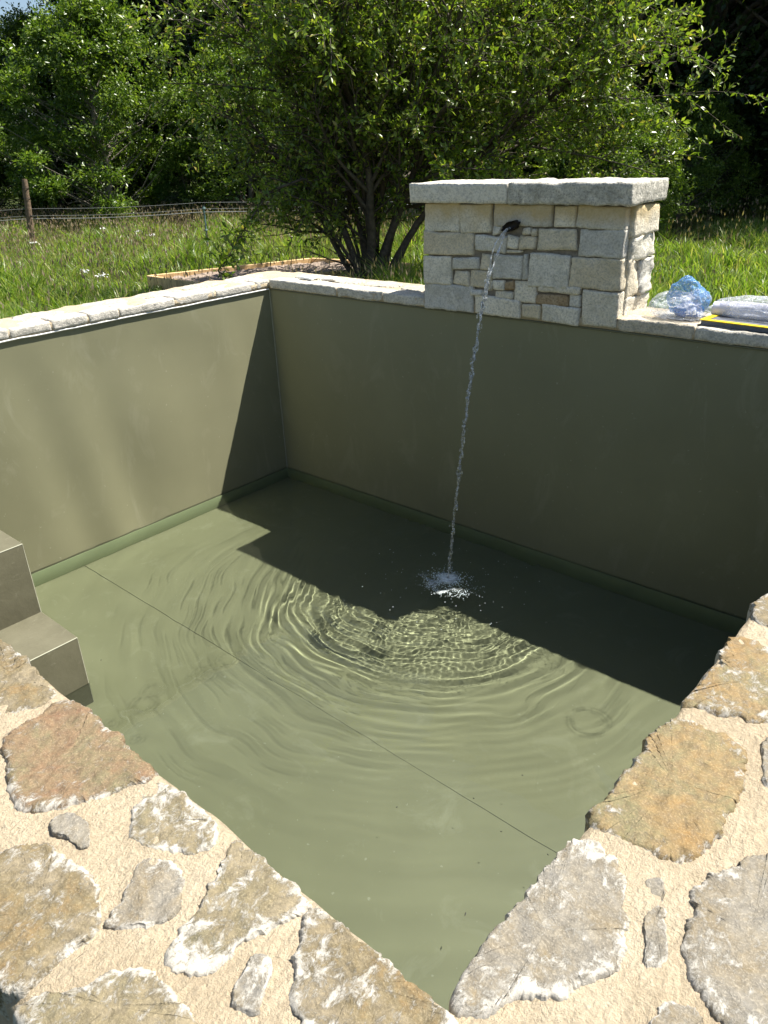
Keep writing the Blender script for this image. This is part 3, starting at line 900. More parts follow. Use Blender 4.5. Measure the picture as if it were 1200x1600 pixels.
def add_block(x0, z0, x1, z1, seed, brown=False, y0=None, y1=None, amp=.0024, res=.009):
    global nb, nr
    y0 = FY0 - rng.uniform(-.003, .006) if y0 is None else y0
    y1 = FY0 + .07 if y1 is None else y1
    nx, ny, nz = [max(2, int(s / res)) for s in (x1 - x0, y1 - y0, z1 - z0)]
    V, F = block_arrays(x0, y0, z0, x1, y1, z1, nx, max(2, ny // 2), nz, amp, seed, .0035)
    # skew the face a little: every block was split by hand
    ju = rng.normal(0, .0028, (4, 2)); fu = ((V[:, 0] - x0) / (x1 - x0))[:, None]; fv = ((V[:, 2] - z0) / (z1 - z0))[:, None]
    dj = ju[0] * (1 - fu) * (1 - fv) + ju[1] * fu * (1 - fv) + ju[2] * fu * fv + ju[3] * (1 - fu) * fv
    V[:, 0] += dj[:, 0]; V[:, 2] += dj[:, 1]
    V[:, 1] += (rng.normal(0, .004) * (fu[:, 0] - .5) + rng.normal(0, .004) * (fv[:, 0] - .5)) * (V[:, 1] < y0 + .03)
    if brown: BR_V.append(V); BR_F.append(F + nr); nr += len(V)
    else: BV.append(V); BF.append(F + nb); nb += len(V)
for k, (a, b, c, d) in enumerate(RECTS):
    x0 = crop(a, (b + d) / 2)[0]; x1 = crop(c, (b + d) / 2)[0]
    z1 = crop((a + c) / 2, b)[2]; z0 = crop((a + c) / 2, d)[2]
    right = c > 935; left = a < 104
    if right: x1 = FX1 - .004
    if left: x0 = FX0
    add_block(x0 + .0015, max(.0015, z0 + .002), x1 - .0015, min(z1 - .001, .474), 400 + k, k in (26, 30), y1=FY0 + (.06 if not left else .2))
# rough quoins on the right side, coursed sides and back
for k, (z0, z1, y0, y1, o, am) in enumerate([(.004, .115, FY0 + .056, FY1, .004, .008), (.118, .26, FY0 + .056, 3.08, .004, .007), (.118, .26, 3.085, FY1, .012, .009), (.263, .355, FY0 + .056, FY1, .006, .007), (.358, .474, FY0 + .05, FY1, .014, .004)]):
    add_block(FX1 - .10, z0, FX1 + o, z1, 460 + k, y0=y0, y1=y1, amp=am, res=.011)
zc = [.004, .12, .235, .355, .474]
for r_ in range(4):
    xs_ = np.linspace(FX0, FX1 - .1, 5) + np.array([0] + list(rng.uniform(-.06, .06, 3)) + [0])
    for k in range(4):
        add_block(xs_[k] + .003, zc[r_] + .002, xs_[k + 1] - .003, zc[r_ + 1] - .002, 500 + r_ * 4 + k, y0=3.15, y1=FY1 + .004, res=.02)
np_mesh('stonework', np.concatenate(BV), np.concatenate(BF), MAT['block'], ft, True)
b_ = None
for V_, F_ in zip(BR_V, BR_F): np_mesh('brown_stone', V_, F_ - F_.min(), MAT['block_brown'], ft, True)
# cap slabs
CX0, CXM, CX1 = -2.392, -1.862, -1.312
rough_block('cap_slab', CX0, 2.905, .474, CXM - .001, 3.235, .556, MAT['slab_pale'], ft, .012, .0013, 601, .005)
s = rough_block('cap_slab', CXM + .001, 2.903, .474, CX1, 3.235, .558, MAT['slab_dark'], ft, .010, .0030, 607, .007)
s['label'] = 'weathered grey cap slab with a rough broken end'
# spout: short clay pipe, its hole a near black disc painting shade inside
t = Tubes()
sp = at_y(800, 353, FY0)
def oval(cx, cz, w, h, n=18, seed=1):
    r = np.random.default_rng(seed); a = np.arange(n) / n * 6.283
    k = 1 + r.uniform(-.12, .12, n)
    return np.stack([cx + np.cos(a) * w * k + .004 * np.sin(a), cz + np.sin(a) * h * k], -1)
V, F = [], []
outs = [(FY0 - .020, 1.0), (FY0 - .023, .86), (FY0 - .015, .80), (FY0 - .013, .74)]
OV = oval(sp[0], sp[2], .041, .020)
c0 = OV.mean(0)
lst = [(FY0 + .03, 1.0)] + outs
for y, k in lst:
    Q = c0 + (OV - c0) * k; V.append(np.column_stack([Q[:, 0], np.full(len(Q), y) + (.006 * np.sin(Q[:, 0] * 120) if y < FY0 else 0), Q[:, 1] + (.25 * (Q[:, 0] - c0[0]))]))
m = len(OV); V = np.concatenate(V)
for k in range(len(lst) - 1):
    i = np.arange(m); j = (i + 1) % m
    F.append(np.stack([k * m + i, k * m + j, (k + 1) * m + j, (k + 1) * m + i], -1))
b = (len(lst) - 1) * m
V = np.concatenate([V, V[b:].mean(0)[None]])
i = np.arange(m); j = (i + 1) % m
np_mesh('spout', V, [np.concatenate(F), np.stack([b + i, b + j, np.full(m, len(V) - 1)], -1)], MAT['dark'], ft, True)
# mortar fillet at the foot, right side
def fillet():
    n = 60; x = np.linspace(0, 1, n); V = []
    nz_ = SineNoise(77, 9, 10)
    for q in range(7):
        a = q / 6
        X = FX1 - .01 + .075 * a * (1 + .35 * nz_(np.stack([x * .4, x * 0 + 1], -1)))
        Yy = FY0 + .002 + x * (FY1 - FY0 - .01)
        Zz = ZT - .006 + .024 * (1 - a) ** 2 * np.sin(np.clip(x, .0, 1) * math.pi * .9 + .15) + .003 * nz_(np.stack([x * .6, x * 0 + a], -1))
        V.append(np.stack([X, Yy, Zz], -1))
    np_mesh('mortar_fillet', np.concatenate(V), grid_faces(n, 7), MAT['mortar'], ft, True)
fillet()

# ------------------------------------------------------------------ falling water
jet = empty('falling_water', (SX, SY, WZ))
tag(jet, 'thin twisting stream of clear water falling from the fountain spout into the pool', 'water stream')
def jet_pos(t): return np.array([sp[0] + (SX - sp[0]) * t / .554, FY0 - .02 - (FY0 - .02 - SY) * t / .554, sp[2] - .008 - 4.9 * t * t * (sp[2] + 1.112) / (4.9 * .554 ** 2)])
def stream():
    n = 520; ts = np.linspace(0, .554, n)
    P = np.array([jet_pos(t) for t in ts])
    r = np.random.default_rng(9)
    nn = SineNoise(31, 9, 12, 1); n2 = SineNoise(32, 30, 16, 1)
    s = -P[:, 2]
    for st in range(2):
        q = (s[:, None] + st * 3.3)
        w = np.clip(ts / .3, 0, 1)
        spread = .0035 + .010 * np.exp(-((ts - .12) / .09) ** 2)
        off = np.stack([np.sin(s * 17 + st * 3.14) * spread + .0035 * nn(q) * w + .0025 * n2(q) * w, np.cos(s * 17 + st * 3.14) * spread * .7 + .003 * nn(q + 1.7) * w, 0 * s], -1)
        base = np.interp(ts, [0, .05, .2, .35, .554], [.0060, .0046, .0040, .0038, .0036])
        rad = base * (1 + .5 * n2(q + 9) * np.clip(ts / .16, .08, 1) + .35 * nn(q + 4))
        rad = np.clip(rad, .0007, .012)
        if st: rad *= .75
        tb = Tubes(); tb.add(P + off, rad, 10)
        tb.build('stream', MAT['jet'], jet)
    # beads and drops shed along the lower part
    V, F, n0 = [], [], 0
    ico = bmesh.new(); bmesh.ops.create_icosphere(ico, subdivisions=2, radius=1)
    iv = np.array([v.co[:] for v in ico.verts]); fi = np.array([[v.index for v in f.verts] for f in ico.faces]); ico.free()
    for k in range(300):
        t_ = r.uniform(.16, .554) ** 1.0
        p = jet_pos(t_) + np.array([r.normal(0, .0055), r.normal(0, .005), r.uniform(-.01, .01)])
        R = r.uniform(.0012, .0040) * (1.0 if r.random() < .85 else 1.4)
        V.append(iv * np.array([R, R, R * r.uniform(1.4, 4.0)]) + p); F.append(fi + n0); n0 += len(iv)
    np_mesh('droplets', np.concatenate(V), np.concatenate(F), MAT['jet'], jet, True)
    return iv, fi
iv, fi = stream()
def froth():
    r = np.random.default_rng(19)
    V, F, n0 = [], [], 0
    def add(p, R):
        nonlocal n0
        V.append(iv * R + p); F.append(fi + n0); n0 += len(iv)
    def wz(x, y): return WZ + float(water_height(np.array([[x]]), np.array([[y]]))[0, 0])
    XY = []
    for k in range(900):
        a, q = r.uniform(0, 6.283), abs(r.normal(0, .045))
        XY.append((SX + q * math.cos(a) * 1.2, SY + q * math.sin(a), r.uniform(.0008, .0030), r.uniform(-.02, .012) * math.exp(-q / .05)))
    for k in range(300):     # nearer, foaming lip
        a = r.normal(-1.35, .7); q = r.normal(.105, .020)
        XY.append((SX + .02 + q * math.cos(a) * 1.35, SY + q * math.sin(a), r.uniform(.0008, .0024), r.uniform(-.001, .003)))
    for k in range(80):
        a, q = r.uniform(0, 6.283), r.uniform(.1, .42)
        XY.append((SX + q * math.cos(a), SY + q * math.sin(a), r.uniform(.001, .0022), 0))
    A = np.array(XY)
    Z = WZ + water_height(A[None, :, 0], A[None, :, 1])[0]
    for (x, y, R, dz), z in zip(XY, Z): add(np.array([x, y, z + dz]), R)
    o = np_mesh('froth', np.concatenate(V), np.concatenate(F), MAT['foam'], jet, True)
froth()
def foam_sheet():
    n = 90
    g = np.linspace(-.20, .20, n); GX, GY = np.meshgrid(g, g)
    X = SX + GX * 1.1; Y = SY + GY
    D = np.hypot(GX, GY)
    nz_ = SineNoise(88, 22, 16)(np.stack([X, Y], -1)); n3 = SineNoise(89, 9, 12)(np.stack([X, Y], -1))
    Z = WZ + water_height(X, Y) + .0015 + (.010 + .006 * nz_) * np.exp(-(D / .040) ** 2) + .003 * np.exp(-((D - .09) / .02) ** 2) * (GY < 0)
    ang = np.arctan2(GY, GX)
    a = .95 * np.exp(-(D / .060) ** 2) + .50 * np.exp(-((D - .105 - .02 * n3) / .030) ** 2) * (.65 + .35 * np.sin(-ang)) + .10 * n3 * np.exp(-(D / .12) ** 2)
    a = np.where(D > .19, -.5, a)
    np_mesh('foam', np.stack([X, Y, Z], -1).reshape(-1, 3), grid_faces(n, n), MAT['foam_sheet'], jet, True, {'foam': a.ravel()})
foam_sheet()
#@@VEG
# ------------------------------------------------------------------ trees
def leaf_quads(P, size, r, up=.35, aspect=.42, direc=None):
    """one folded leaf (two triangles sharing the midrib) at each point"""
    n = len(P)
    d = r.normal(size=(n, 3)) if direc is None else direc + r.normal(size=(n, 3)) * .55
    d /= np.linalg.norm(d, axis=1)[:, None]
    nrm = r.normal(size=(n, 3)); nrm[:, 2] = np.abs(nrm[:, 2]) + up
    s = np.cross(d, nrm); s /= np.linalg.norm(s, axis=1)[:, None] + 1e-9
    nn = np.cross(s, d)
    L = (size * r.uniform(.6, 1.25, n))[:, None]
    a = P
    tip = P + d * L
    mid = P + d * L * .48
    q = L * aspect * .5
    l = mid + s * q + nn * L * .10; rr = mid - s * q + nn * L * .10
    V = np.stack([a, l, tip, rr], 1).reshape(-1, 3)
    b = np.arange(n)[:, None] * 4
    F = np.concatenate([b + [0, 2, 1], b + [0, 3, 2]], 1).reshape(-1, 3)
    return V, F

def wood_tree(seed, H, RX, z0, nclump, nleaf, lsize, leafm, barkm, label, group, trunk_r=.16, shape=1.0, clump_r=.55, up=.35, aspect=.5):
    """broadleaf tree at the origin: trunk, limbs to every clump, leaf clumps over an uneven envelope"""
    r = np.random.default_rng(seed)
    root = empty('broadleaf_tree', (0, 0, 0))
    tag(root, label, 'tree', group)
    C = []
    lob = SineNoise(seed, .35, 8, 3)
    while len(C) < nclump:
        z = r.uniform(z0, H)
        t = (z - z0) / (H - z0)
        env = RX * (math.sin(math.pi * min(1, (t * .86 + .12))) ** .7) * shape
        a = r.uniform(0, 6.283)
        q = env * (r.uniform(0, 1) ** .38)
        p = np.array([q * math.cos(a), q * math.sin(a), z])
        p[:2] *= 1 + .28 * lob(p[None])[0]
        C.append(p)
    C = np.array(C)
    tb = Tubes()
    n = 9; th = H * .82
    tx = np.cumsum(r.normal(0, .09, n)) * H / 9; ty = np.cumsum(r.normal(0, .09, n)) * H / 9
    tz = np.linspace(-.1, th, n)
    T = np.stack([tx - tx[0], ty - ty[0], tz], -1)
    tb.add(T, trunk_r * (1 - .8 * np.linspace(0, 1, n)) + .02, 9)
    for c in C[:min(len(C), 90)]:
        zs = max(.3, c[2] - r.uniform(.4, .9) * math.hypot(c[0], c[1]) - .2)
        zs = min(zs, th * .95)
        s = np.array([np.interp(zs, tz, T[:, 0]), np.interp(zs, tz, T[:, 1]), zs])
        m1 = s * .6 + c * .4 + r.normal(0, .12, 3); m2 = s * .25 + c * .75 + r.normal(0, .12, 3)
        tb.add([s, m1, m2, c], [trunk_r * .30, trunk_r * .2, trunk_r * .12, .008], 5)
    tb.build('trunk', barkm, root)
    w = r.uniform(.4, 1.6, len(C)); w /= w.sum()
    k = r.choice(len(C), nleaf, p=w)
    cr = clump_r * r.uniform(.6, 1.3, len(C))
    g = r.normal(size=(nleaf, 3)); g /= np.linalg.norm(g, axis=1)[:, None]
    g *= (r.uniform(0, 1, nleaf) ** .45)[:, None]
    g[:, 2] *= .62
    # sprays: pull leaves on to short twigs inside each clump
    tw = 26
    td = r.normal(size=(len(C), tw, 3)); td[:, :, 2] = td[:, :, 2] * .5 + .15
    td /= np.linalg.norm(td, axis=2)[:, :, None]
    ti = r.integers(0, tw, nleaf)
    along = r.uniform(.12, 1.0, nleaf)
    spray = td[k, ti] * along[:, None] + g * .16
    off = np.where((r.uniform(0, 1, nleaf) < .75)[:, None], spray, g) * cr[k][:, None]
    P = C[k] + off
    V, F = leaf_quads(P, lsize, r, up, aspect, td[k, ti])
    np_mesh('crown', V, F, leafm, root)
    return root

def copy_tree(o, parent=None):
    c = o.copy(); col.objects.link(c)
    if parent is not None: c.parent = parent
    for ch in list(o.children): copy_tree(ch, c)
    return c
def place(o, d, u, s=1.0, rz=0.0, z=GZ, label=None, first=[None]):
    x, y = du(d, u)
    o.location = (x, y, z); o.scale = (s, s, s); o.rotation_euler.z = rz
    if label: o['label'] = label
    return o

GR = 'woodland trees behind the meadow'
protos = {
 'a': wood_tree(1, 9.5, 3.4, .9, 150, 60000, .115, MAT['leaf_shaded'], MAT['bark'], '', GR, .20, 1, .85),
 'b': wood_tree(2, 11.5, 3.3, 1.6, 150, 60000, .12, MAT['leaf_shaded'], MAT['bark'], '', GR, .22, 1, .9),
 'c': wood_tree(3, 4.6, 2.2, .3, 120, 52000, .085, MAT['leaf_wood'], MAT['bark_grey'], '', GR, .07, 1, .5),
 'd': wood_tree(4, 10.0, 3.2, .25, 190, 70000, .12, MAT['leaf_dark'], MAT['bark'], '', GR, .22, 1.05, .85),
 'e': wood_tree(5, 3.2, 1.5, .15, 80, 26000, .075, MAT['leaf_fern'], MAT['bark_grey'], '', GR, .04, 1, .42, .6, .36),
}
used = set()
def tree(kind, d, u, s, rz, label, group=GR, z=GZ):
    o = protos[kind] if kind not in used else copy_tree(protos[kind])
    used.add(kind)
    place(o, d, u, s, rz, z, label)
    o['group'] = group
    return o
# (kind, distance, sideways, scale, turn, label)
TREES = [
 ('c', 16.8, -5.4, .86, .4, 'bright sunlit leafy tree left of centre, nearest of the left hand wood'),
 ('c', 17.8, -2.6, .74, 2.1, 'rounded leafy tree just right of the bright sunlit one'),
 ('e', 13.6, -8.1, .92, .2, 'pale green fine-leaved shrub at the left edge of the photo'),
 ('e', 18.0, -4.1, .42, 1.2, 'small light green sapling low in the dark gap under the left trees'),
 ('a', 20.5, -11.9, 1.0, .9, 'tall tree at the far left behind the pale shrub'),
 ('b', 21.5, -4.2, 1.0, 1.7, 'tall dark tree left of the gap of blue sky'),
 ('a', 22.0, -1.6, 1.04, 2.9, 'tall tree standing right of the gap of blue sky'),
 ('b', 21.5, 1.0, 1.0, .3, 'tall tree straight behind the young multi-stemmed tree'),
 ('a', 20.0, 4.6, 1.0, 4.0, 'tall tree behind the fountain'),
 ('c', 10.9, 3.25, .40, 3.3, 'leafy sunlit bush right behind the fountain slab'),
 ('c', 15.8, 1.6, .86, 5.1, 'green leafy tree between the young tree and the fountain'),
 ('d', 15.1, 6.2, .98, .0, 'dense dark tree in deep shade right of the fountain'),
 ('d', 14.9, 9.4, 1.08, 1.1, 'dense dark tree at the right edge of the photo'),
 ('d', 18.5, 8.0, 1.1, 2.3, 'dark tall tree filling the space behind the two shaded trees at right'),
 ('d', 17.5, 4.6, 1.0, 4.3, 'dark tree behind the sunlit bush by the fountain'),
]
for T in TREES: tree(*T)
# second row deeper in the wood
k = 0
for d in (25.5, 30.5):
    for u in np.arange(-17, 16, 4.3):
        if abs(u / d + .383) < .19: continue
        kind = 'dab'[k % 3]
        tree(kind, d + rng.uniform(-1, 1), u + rng.uniform(-.8, .8), rng.uniform(1.05, 1.3), k * 1.3,
             'tall tree deep in the wood, ' + ('second' if d < 28 else 'third') + ' row from the meadow, number ' + 'one two three four five six seven eight nine'.split()[min(8, int((u + 17) / 4.3))] + ' from the left', 'trees deep in the wood')
        k += 1
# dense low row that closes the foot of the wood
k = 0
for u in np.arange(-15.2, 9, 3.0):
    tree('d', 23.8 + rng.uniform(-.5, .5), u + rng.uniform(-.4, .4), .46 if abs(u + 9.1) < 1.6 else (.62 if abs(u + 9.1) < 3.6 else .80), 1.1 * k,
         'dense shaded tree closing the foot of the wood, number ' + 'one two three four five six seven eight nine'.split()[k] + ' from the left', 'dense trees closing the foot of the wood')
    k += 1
# trees beyond the right side of the frame, whose crowns shade the right hand wood
for d, u, s in ((13.5, 13.2, 1.25), (17.5, 12.6, 1.25), (22, 12.5, 1.2)):
    tree('b', d, u, s, d, 'tall tree to the right of the shaded wood, ' + {13.5: 'nearest', 17.5: 'middle', 22: 'farthest'}[d] + ' of the three', 'trees to the right of the wood')
# undergrowth at the foot of the wood
for i, (d, u, s, kind, lab) in enumerate([(22.5, -8.6, .98, 'c', 'leafy tree filling the foot of the gap of blue sky'), (19.2, -9.0, .75, 'c', 'low bush at the foot of the wood at far left'), (19.6, -6.2, .6, 'c', 'low shaded bush under the left trees'), (19.8, -1.0, .75, 'c', 'shaded bush at the foot of the wood left of the young tree'),
        (18.4, 1.6, .8, 'c', 'shaded bush behind the young tree'), (13.0, 5.0, .42, 'c', 'low dark bush at the foot of the shaded wood'), (12.3, 6.6, .32, 'c', 'low leafy undergrowth at the right edge of the grass'), (17.0, 4.0, .7, 'c', 'bush between the fountain and the wood')]):
    tree(kind, d, u, s, i * 1.9, lab, 'bushes at the foot of the wood')

bedA, bedB, bedC, bedD = at_z(231, 428, GZ + .15), at_z(487, 401, GZ + .15), at_z(640, 409, GZ + .15), at_z(330, 441, GZ + .15)
bed_poly = [bedA, bedB, bedC, bedD]
def in_poly(X, Y, poly):
    ins = np.zeros(len(X), bool)
    n = len(poly)
    for i in range(n):
        x1, y1 = poly[i][:2]; x2, y2 = poly[(i + 1) % n][:2]
        c = ((y1 > Y) != (y2 > Y)) & (X < (x2 - x1) * (Y - y1) / (y2 - y1 + 1e-12) + x1)
        ins ^= c
    return ins

# the young multi-stemmed tree by the timber bed
def plum():
    r = np.random.default_rng(42)
    base = at_z(581, 447, GZ)
    root = empty('young_fruit_tree', (float(base[0]), float(base[1]), GZ))
    tag(root, 'young multi-stemmed fruit tree with small glossy leaves left of the stone fountain', 'tree')
    tb = Tubes(); LP, LD = [], []
    B = np.array([base[0], base[1], GZ - .03])
    right = np.array([R2[0], R2[1], 0]); fwd = np.array([F2[0], F2[1], 0]); up = np.array([0, 0, 1.])
    def limb(p, d, L, rad, lvl, grav):
        n = max(4, int(L / .09))
        P = [p]; dd = d / np.linalg.norm(d)
        d0 = dd.copy()
        if lvl == 0:
            dd = dd * .28 + up * .95; dd /= np.linalg.norm(dd)
        for i in range(n):
            dd = dd + r.normal(0, .07, 3) + np.array([0, 0, grav]) + (d0 * (.10 + .06 * max(0., float(d0 @ right))) if lvl == 0 else 0)
            dd /= np.linalg.norm(dd)
            P.append(P[-1] + dd * L / n)
        P = np.array(P)
        rr = np.linspace(rad, max(.0022, rad * .32), n + 1)
        tb.add(P, rr, 7 if lvl < 2 else 4)
        if lvl < 3:
            nk = int(L / (.14, .13, .12)[lvl]) + 1
            for j in range(nk):
                f = r.uniform(.22 if lvl == 0 else .12, 1.0)
                i = min(n - 1, int(f * n))
                q = P[i]; tdir = P[i + 1] - P[i]; tdir /= np.linalg.norm(tdir)
                side = r.normal(size=3); side -= tdir * side.dot(tdir); side /= np.linalg.norm(side)
                nd = tdir * r.uniform(.5, .9) + side * r.uniform(.6, 1.0)
                nd[2] += .10
                limb(q, nd, (L * r.uniform(.26, .46), L * r.uniform(.34, .6), r.uniform(.09, .22))[lvl], rr[i] * .55, lvl + 1, (.010, -.012, -.03)[lvl])
        if lvl >= 1:
            m = int(L / (.05, .13, .042, .025)[lvl])
            for j in range(m):
                f = r.uniform(.1, 1) * n; i = min(n - 1, int(f))
                q = P[i] + (P[i + 1] - P[i]) * (f - i)
                LP.append(q + r.normal(0, .006, 3)); LD.append((P[i + 1] - P[i]) / (L / n) * .5)
    # (lean right, lean toward/away, up, length, radius)
    stems = [(-.62, -.1, .80, 2.7, .042), (-.40, .2, 1.0, 2.9, .045), (-.15, -.2, 1.0, 3.0, .05), (.10, .2, 1.0, 3.0, .05), (.34, -.15, .95, 3.1, .048),
             (.72, .1, .80, 3.3, .045), (1.15, -.05, .62, 3.4, .042), (-.95, .1, .62, 2.0, .034), (-.25, -.5, .85, 2.2, .034), (.35, .5, .95, 2.6, .036),
             (1.35, .2, .50, 2.9, .03), (-.75, -.35, .42, 1.3, .024), (-.35, .3, .5, 1.5, .022)]
    for a, b, c, L, rad in stems:
        d = right * a + fwd * b + up * c
        p = B + right * (a * .13) + fwd * b * .12
        limb(p, d + up * .25, L, rad, 0, -.004)
    # the branch that droops towards the bed on the left
    q = at_dist(420, 300, 7.2)
    e = at_dist(343, 425, 6.7)
    Pn = np.array([B + up * .7 - right * .2, q * .5 + (B + up * 1.2 - right * .3) * .5, q, q * .5 + e * .5 + np.array([0, 0, .02]), e])
    Ps = np.array([np.interp(np.linspace(0, 4, 30), range(5), Pn[:, c]) for c in range(3)]).T
    tb.add(Ps, np.linspace(.018, .003, 30), 5)
    for i in range(12, 30):
        for j in range(3):
            nd = r.normal(0, 1, 3) + np.array([0, 0, -.3])
            limb(Ps[i], nd, r.uniform(.08, .24), .003, 3, -.02)
            limb(Ps[i], nd, r.uniform(.06, .16), .003, 3, -.02)
    tb.build('stems', MAT['bark'], root)
    LP_, LD_ = np.array(LP), np.array(LD)
    dd_ = np.hypot(LP_[:, 0] - B[0], LP_[:, 1] - B[1])
    ue = (LP_[:, :2] - B[:2]) @ R2
    keep = (LP_[:, 2] > GZ + .52 + .12 * np.sin(LP_[:, 0] * 9)) | (dd_ > 1.45) | (dd_ < .25)
    hz = LP_[:, 2] - (GZ + .12)
    sx_ = LP_[:, 0] - SUN.x / SUN.z * hz; sy_ = LP_[:, 1] - SUN.y / SUN.z * hz
    shade = in_poly(sx_, sy_, bed_poly) & (hz < 1.9)
    keep &= ~(shade & (r.uniform(0, 1, len(hz)) < .72))
    LP_, LD_ = LP_[keep], LD_[keep]
    V, F = leaf_quads(LP_, .060, r, .25, .46, LD_)
    np_mesh('crown', V, F, MAT['leaf_plum'], root)
    print('plum leaves', len(LP))
plum()

# ------------------------------------------------------------------ grass
def grass_points(n, dmin, dmax, umin, umax, r, power=1.0):
    d = dmin + (dmax - dmin) * r.uniform(0, 1, n) ** power
    half = np.clip(d * .62 + 1.0, 0, 99)
    u = r.uniform(-1, 1, n) * half
    u = u[(u > umin) & (u < umax)]; d = d[:len(u)] if False else d
    return d, u
def build_grass():
    r = np.random.default_rng(77)
    n = 560000
    d = 3.2 + (21.5 - 3.2) * r.uniform(0, 1, n) ** 1.15
    u = r.uniform(-1, 1, n) * (d * .60 + .8)
    X = F2[0] * d + R2[0] * u; Y = F2[1] * d + R2[1] * u
    ok = ~((X > OXL - .03) & (X < OXR + .03) & (Y > OYN - .03) & (Y < OYF + .03))
    ok &= ~in_poly(X, Y, [p + (p - sum(bed_poly) / 4) * .02 for p in bed_poly])
    c1 = SineNoise(91, .45, 12); c2 = SineNoise(92, 1.8, 14)
    P2 = np.stack([X, Y], -1)
    dens = np.clip(.62 + .45 * c1(P2) + .45 * c2(P2), .10, 1)
    ok &= r.uniform(0, 1, n) < dens
    X, Y, d, u, P2 = X[ok], Y[ok], d[ok], u[ok], P2[ok]
    n = len(X)
    h = r.uniform(.10, .26, n) * (1 + .55 * c1(P2 * 1.3 + 4)) * (1 + .3 * c2(P2 + 9))
    h *= np.where(u > 1.2, .70, 1.0)
    near_bed = np.exp(-((np.hypot(X - bedA[0] + .3, Y - bedA[1] + .5)) / 1.0) ** 2)
    bc_ = sum(bed_poly) / 4
    db = np.full(n, 99.)
    for a_, b_ in zip(bed_poly, bed_poly[1:] + bed_poly[:1]):
        e_ = (b_ - a_)[:2]; t_ = np.clip(((X - a_[0]) * e_[0] + (Y - a_[1]) * e_[1]) / (e_ @ e_), 0, 1)
        db = np.minimum(db, np.hypot(X - a_[0] - t_ * e_[0], Y - a_[1] - t_ * e_[1]))
    h *= np.clip(.28 + db * .55, .28, 1)
    h = np.clip(h, .04, .5)
    w = (.0021 + .00046 * d) * r.uniform(.6, 1.5, n)
    az = r.uniform(0, 6.283, n); lean = r.uniform(.15, .85, n) * h
    tuft = np.stack([c2(P2 * 3), c2(P2 * 3 + 7)], -1) * .05
    lx = np.cos(az) * lean + tuft[:, 0]; ly = np.sin(az) * lean + tuft[:, 1]
    fa = r.uniform(0, 3.14, n); sx, sy = np.cos(fa) * w, np.sin(fa) * w
    z0 = np.full(n, GZ - .02)
    b0 = np.stack([X - sx, Y - sy, z0], -1); b1 = np.stack([X + sx, Y + sy, z0], -1)
    m = np.stack([X + lx * .35, Y + ly * .35, z0 + h * .62], -1)
    s = np.stack([sx, sy, 0 * sx], -1) * .75
    tip = np.stack([X + lx, Y + ly, z0 + h * r.uniform(.82, 1.0, n)], -1)
    V = np.stack([b0, b1, m + s, m - s, tip], 1).reshape(-1, 3)
    b = np.arange(n)[:, None] * 5
    F4 = (b + [0, 1, 2, 3]); F3 = (b + [3, 2, 4])
    o = np_mesh('grass', V, [F4, F3], MAT['grass'])
    tag(o, kind='stuff')
    # seed heads on thin stalks, in drifts
    n = 30000
    d = 5.0 + 14 * r.uniform(0, 1, n) ** .9; u = r.uniform(-1, 1, n) * (d * .6 + .8)
    X = F2[0] * d + R2[0] * u; Y = F2[1] * d + R2[1] * u
    P2 = np.stack([X, Y], -1)
    ok = ~((X > OXL - .3) & (X < OXR + .3) & (Y > OYN - .3) & (Y < OYF + .4)) & ~in_poly(X, Y, bed_poly)
    ok &= (c1(P2 + 20) + .25 * (d - 8) > r.uniform(-.9, 1.2, n))
    ok &= (u < 1.5) | (r.uniform(0, 1, n) < .25)
    X, Y, d = X[ok], Y[ok], d[ok]; n = len(X)
    h = r.uniform(.26, .42, n)
    az = r.uniform(0, 6.283, n); l = r.uniform(0, .12, n)
    w = .0012 + .00022 * d
    fa = r.uniform(0, 3.14, n)
    S = np.stack([np.cos(fa) * w, np.sin(fa) * w, 0 * w], -1)
    b0 = np.stack([X, Y, np.full(n, GZ)], -1)
    t0 = b0 + np.stack([np.cos(az) * l, np.sin(az) * l, h], -1)
    dirv = (t0 - b0) / np.linalg.norm(t0 - b0, axis=1)[:, None]
    hl = r.uniform(.03, .07, n)[:, None]
    V = np.stack([b0 - S * .6, b0 + S * .6, t0, t0 + dirv * hl * .4 - S * 2.6, t0 + dirv * hl * .4 + S * 2.6, t0 + dirv * hl], 1).reshape(-1, 3)
    b = np.arange(n)[:, None] * 6
    o = np_mesh('grass_seed_heads', V, [np.concatenate([b + [0, 1, 2]]), b + [2, 4, 5, 3]], MAT['seed'])
    tag(o, kind='stuff')
build_grass()

# broad weedy tufts
def weed(px, py, s, seed, label):
    r = np.random.default_rng(seed)
    p = at_z(px, py, GZ)
    root = empty('weed_clump', (float(p[0]), float(p[1]), GZ)); tag(root, label, 'plant', 'weed clumps in the meadow')
    n = 70
    V, F = [], []
    for k in range(n):
        a = r.uniform(0, 6.283); L = s * r.uniform(.5, 1.1); w = .010 * s / .3
        ts = np.linspace(0, 1, 6)
        rr = L * ts * r.uniform(.3, .8); zz = L * (ts * 1.0 - ts ** 2 * r.uniform(.3, .8))
        c = np.stack([p[0] + np.cos(a) * rr, p[1] + np.sin(a) * rr, GZ + zz], -1)
        sd = np.array([-math.sin(a), math.cos(a), 0]) * w
        ww = np.sin(ts * 2.6 + .4)[:, None] * sd
        b = len(V) * 12
        V.append(np.stack([c - ww, c + ww], 1).reshape(-1, 3))
        for i in range(5): F.append([b + 2 * i, b + 2 * i + 1, b + 2 * i + 3, b + 2 * i + 2])
    np_mesh('leaves', np.concatenate(V), np.array(F), MAT['leaf_fern'], root)
weed(187, 425, .34, 1, 'broad-leaved green weed clump in the meadow left of the timber bed')
weed(90, 470, .26, 2, 'low green weed clump close to the left pool rim')
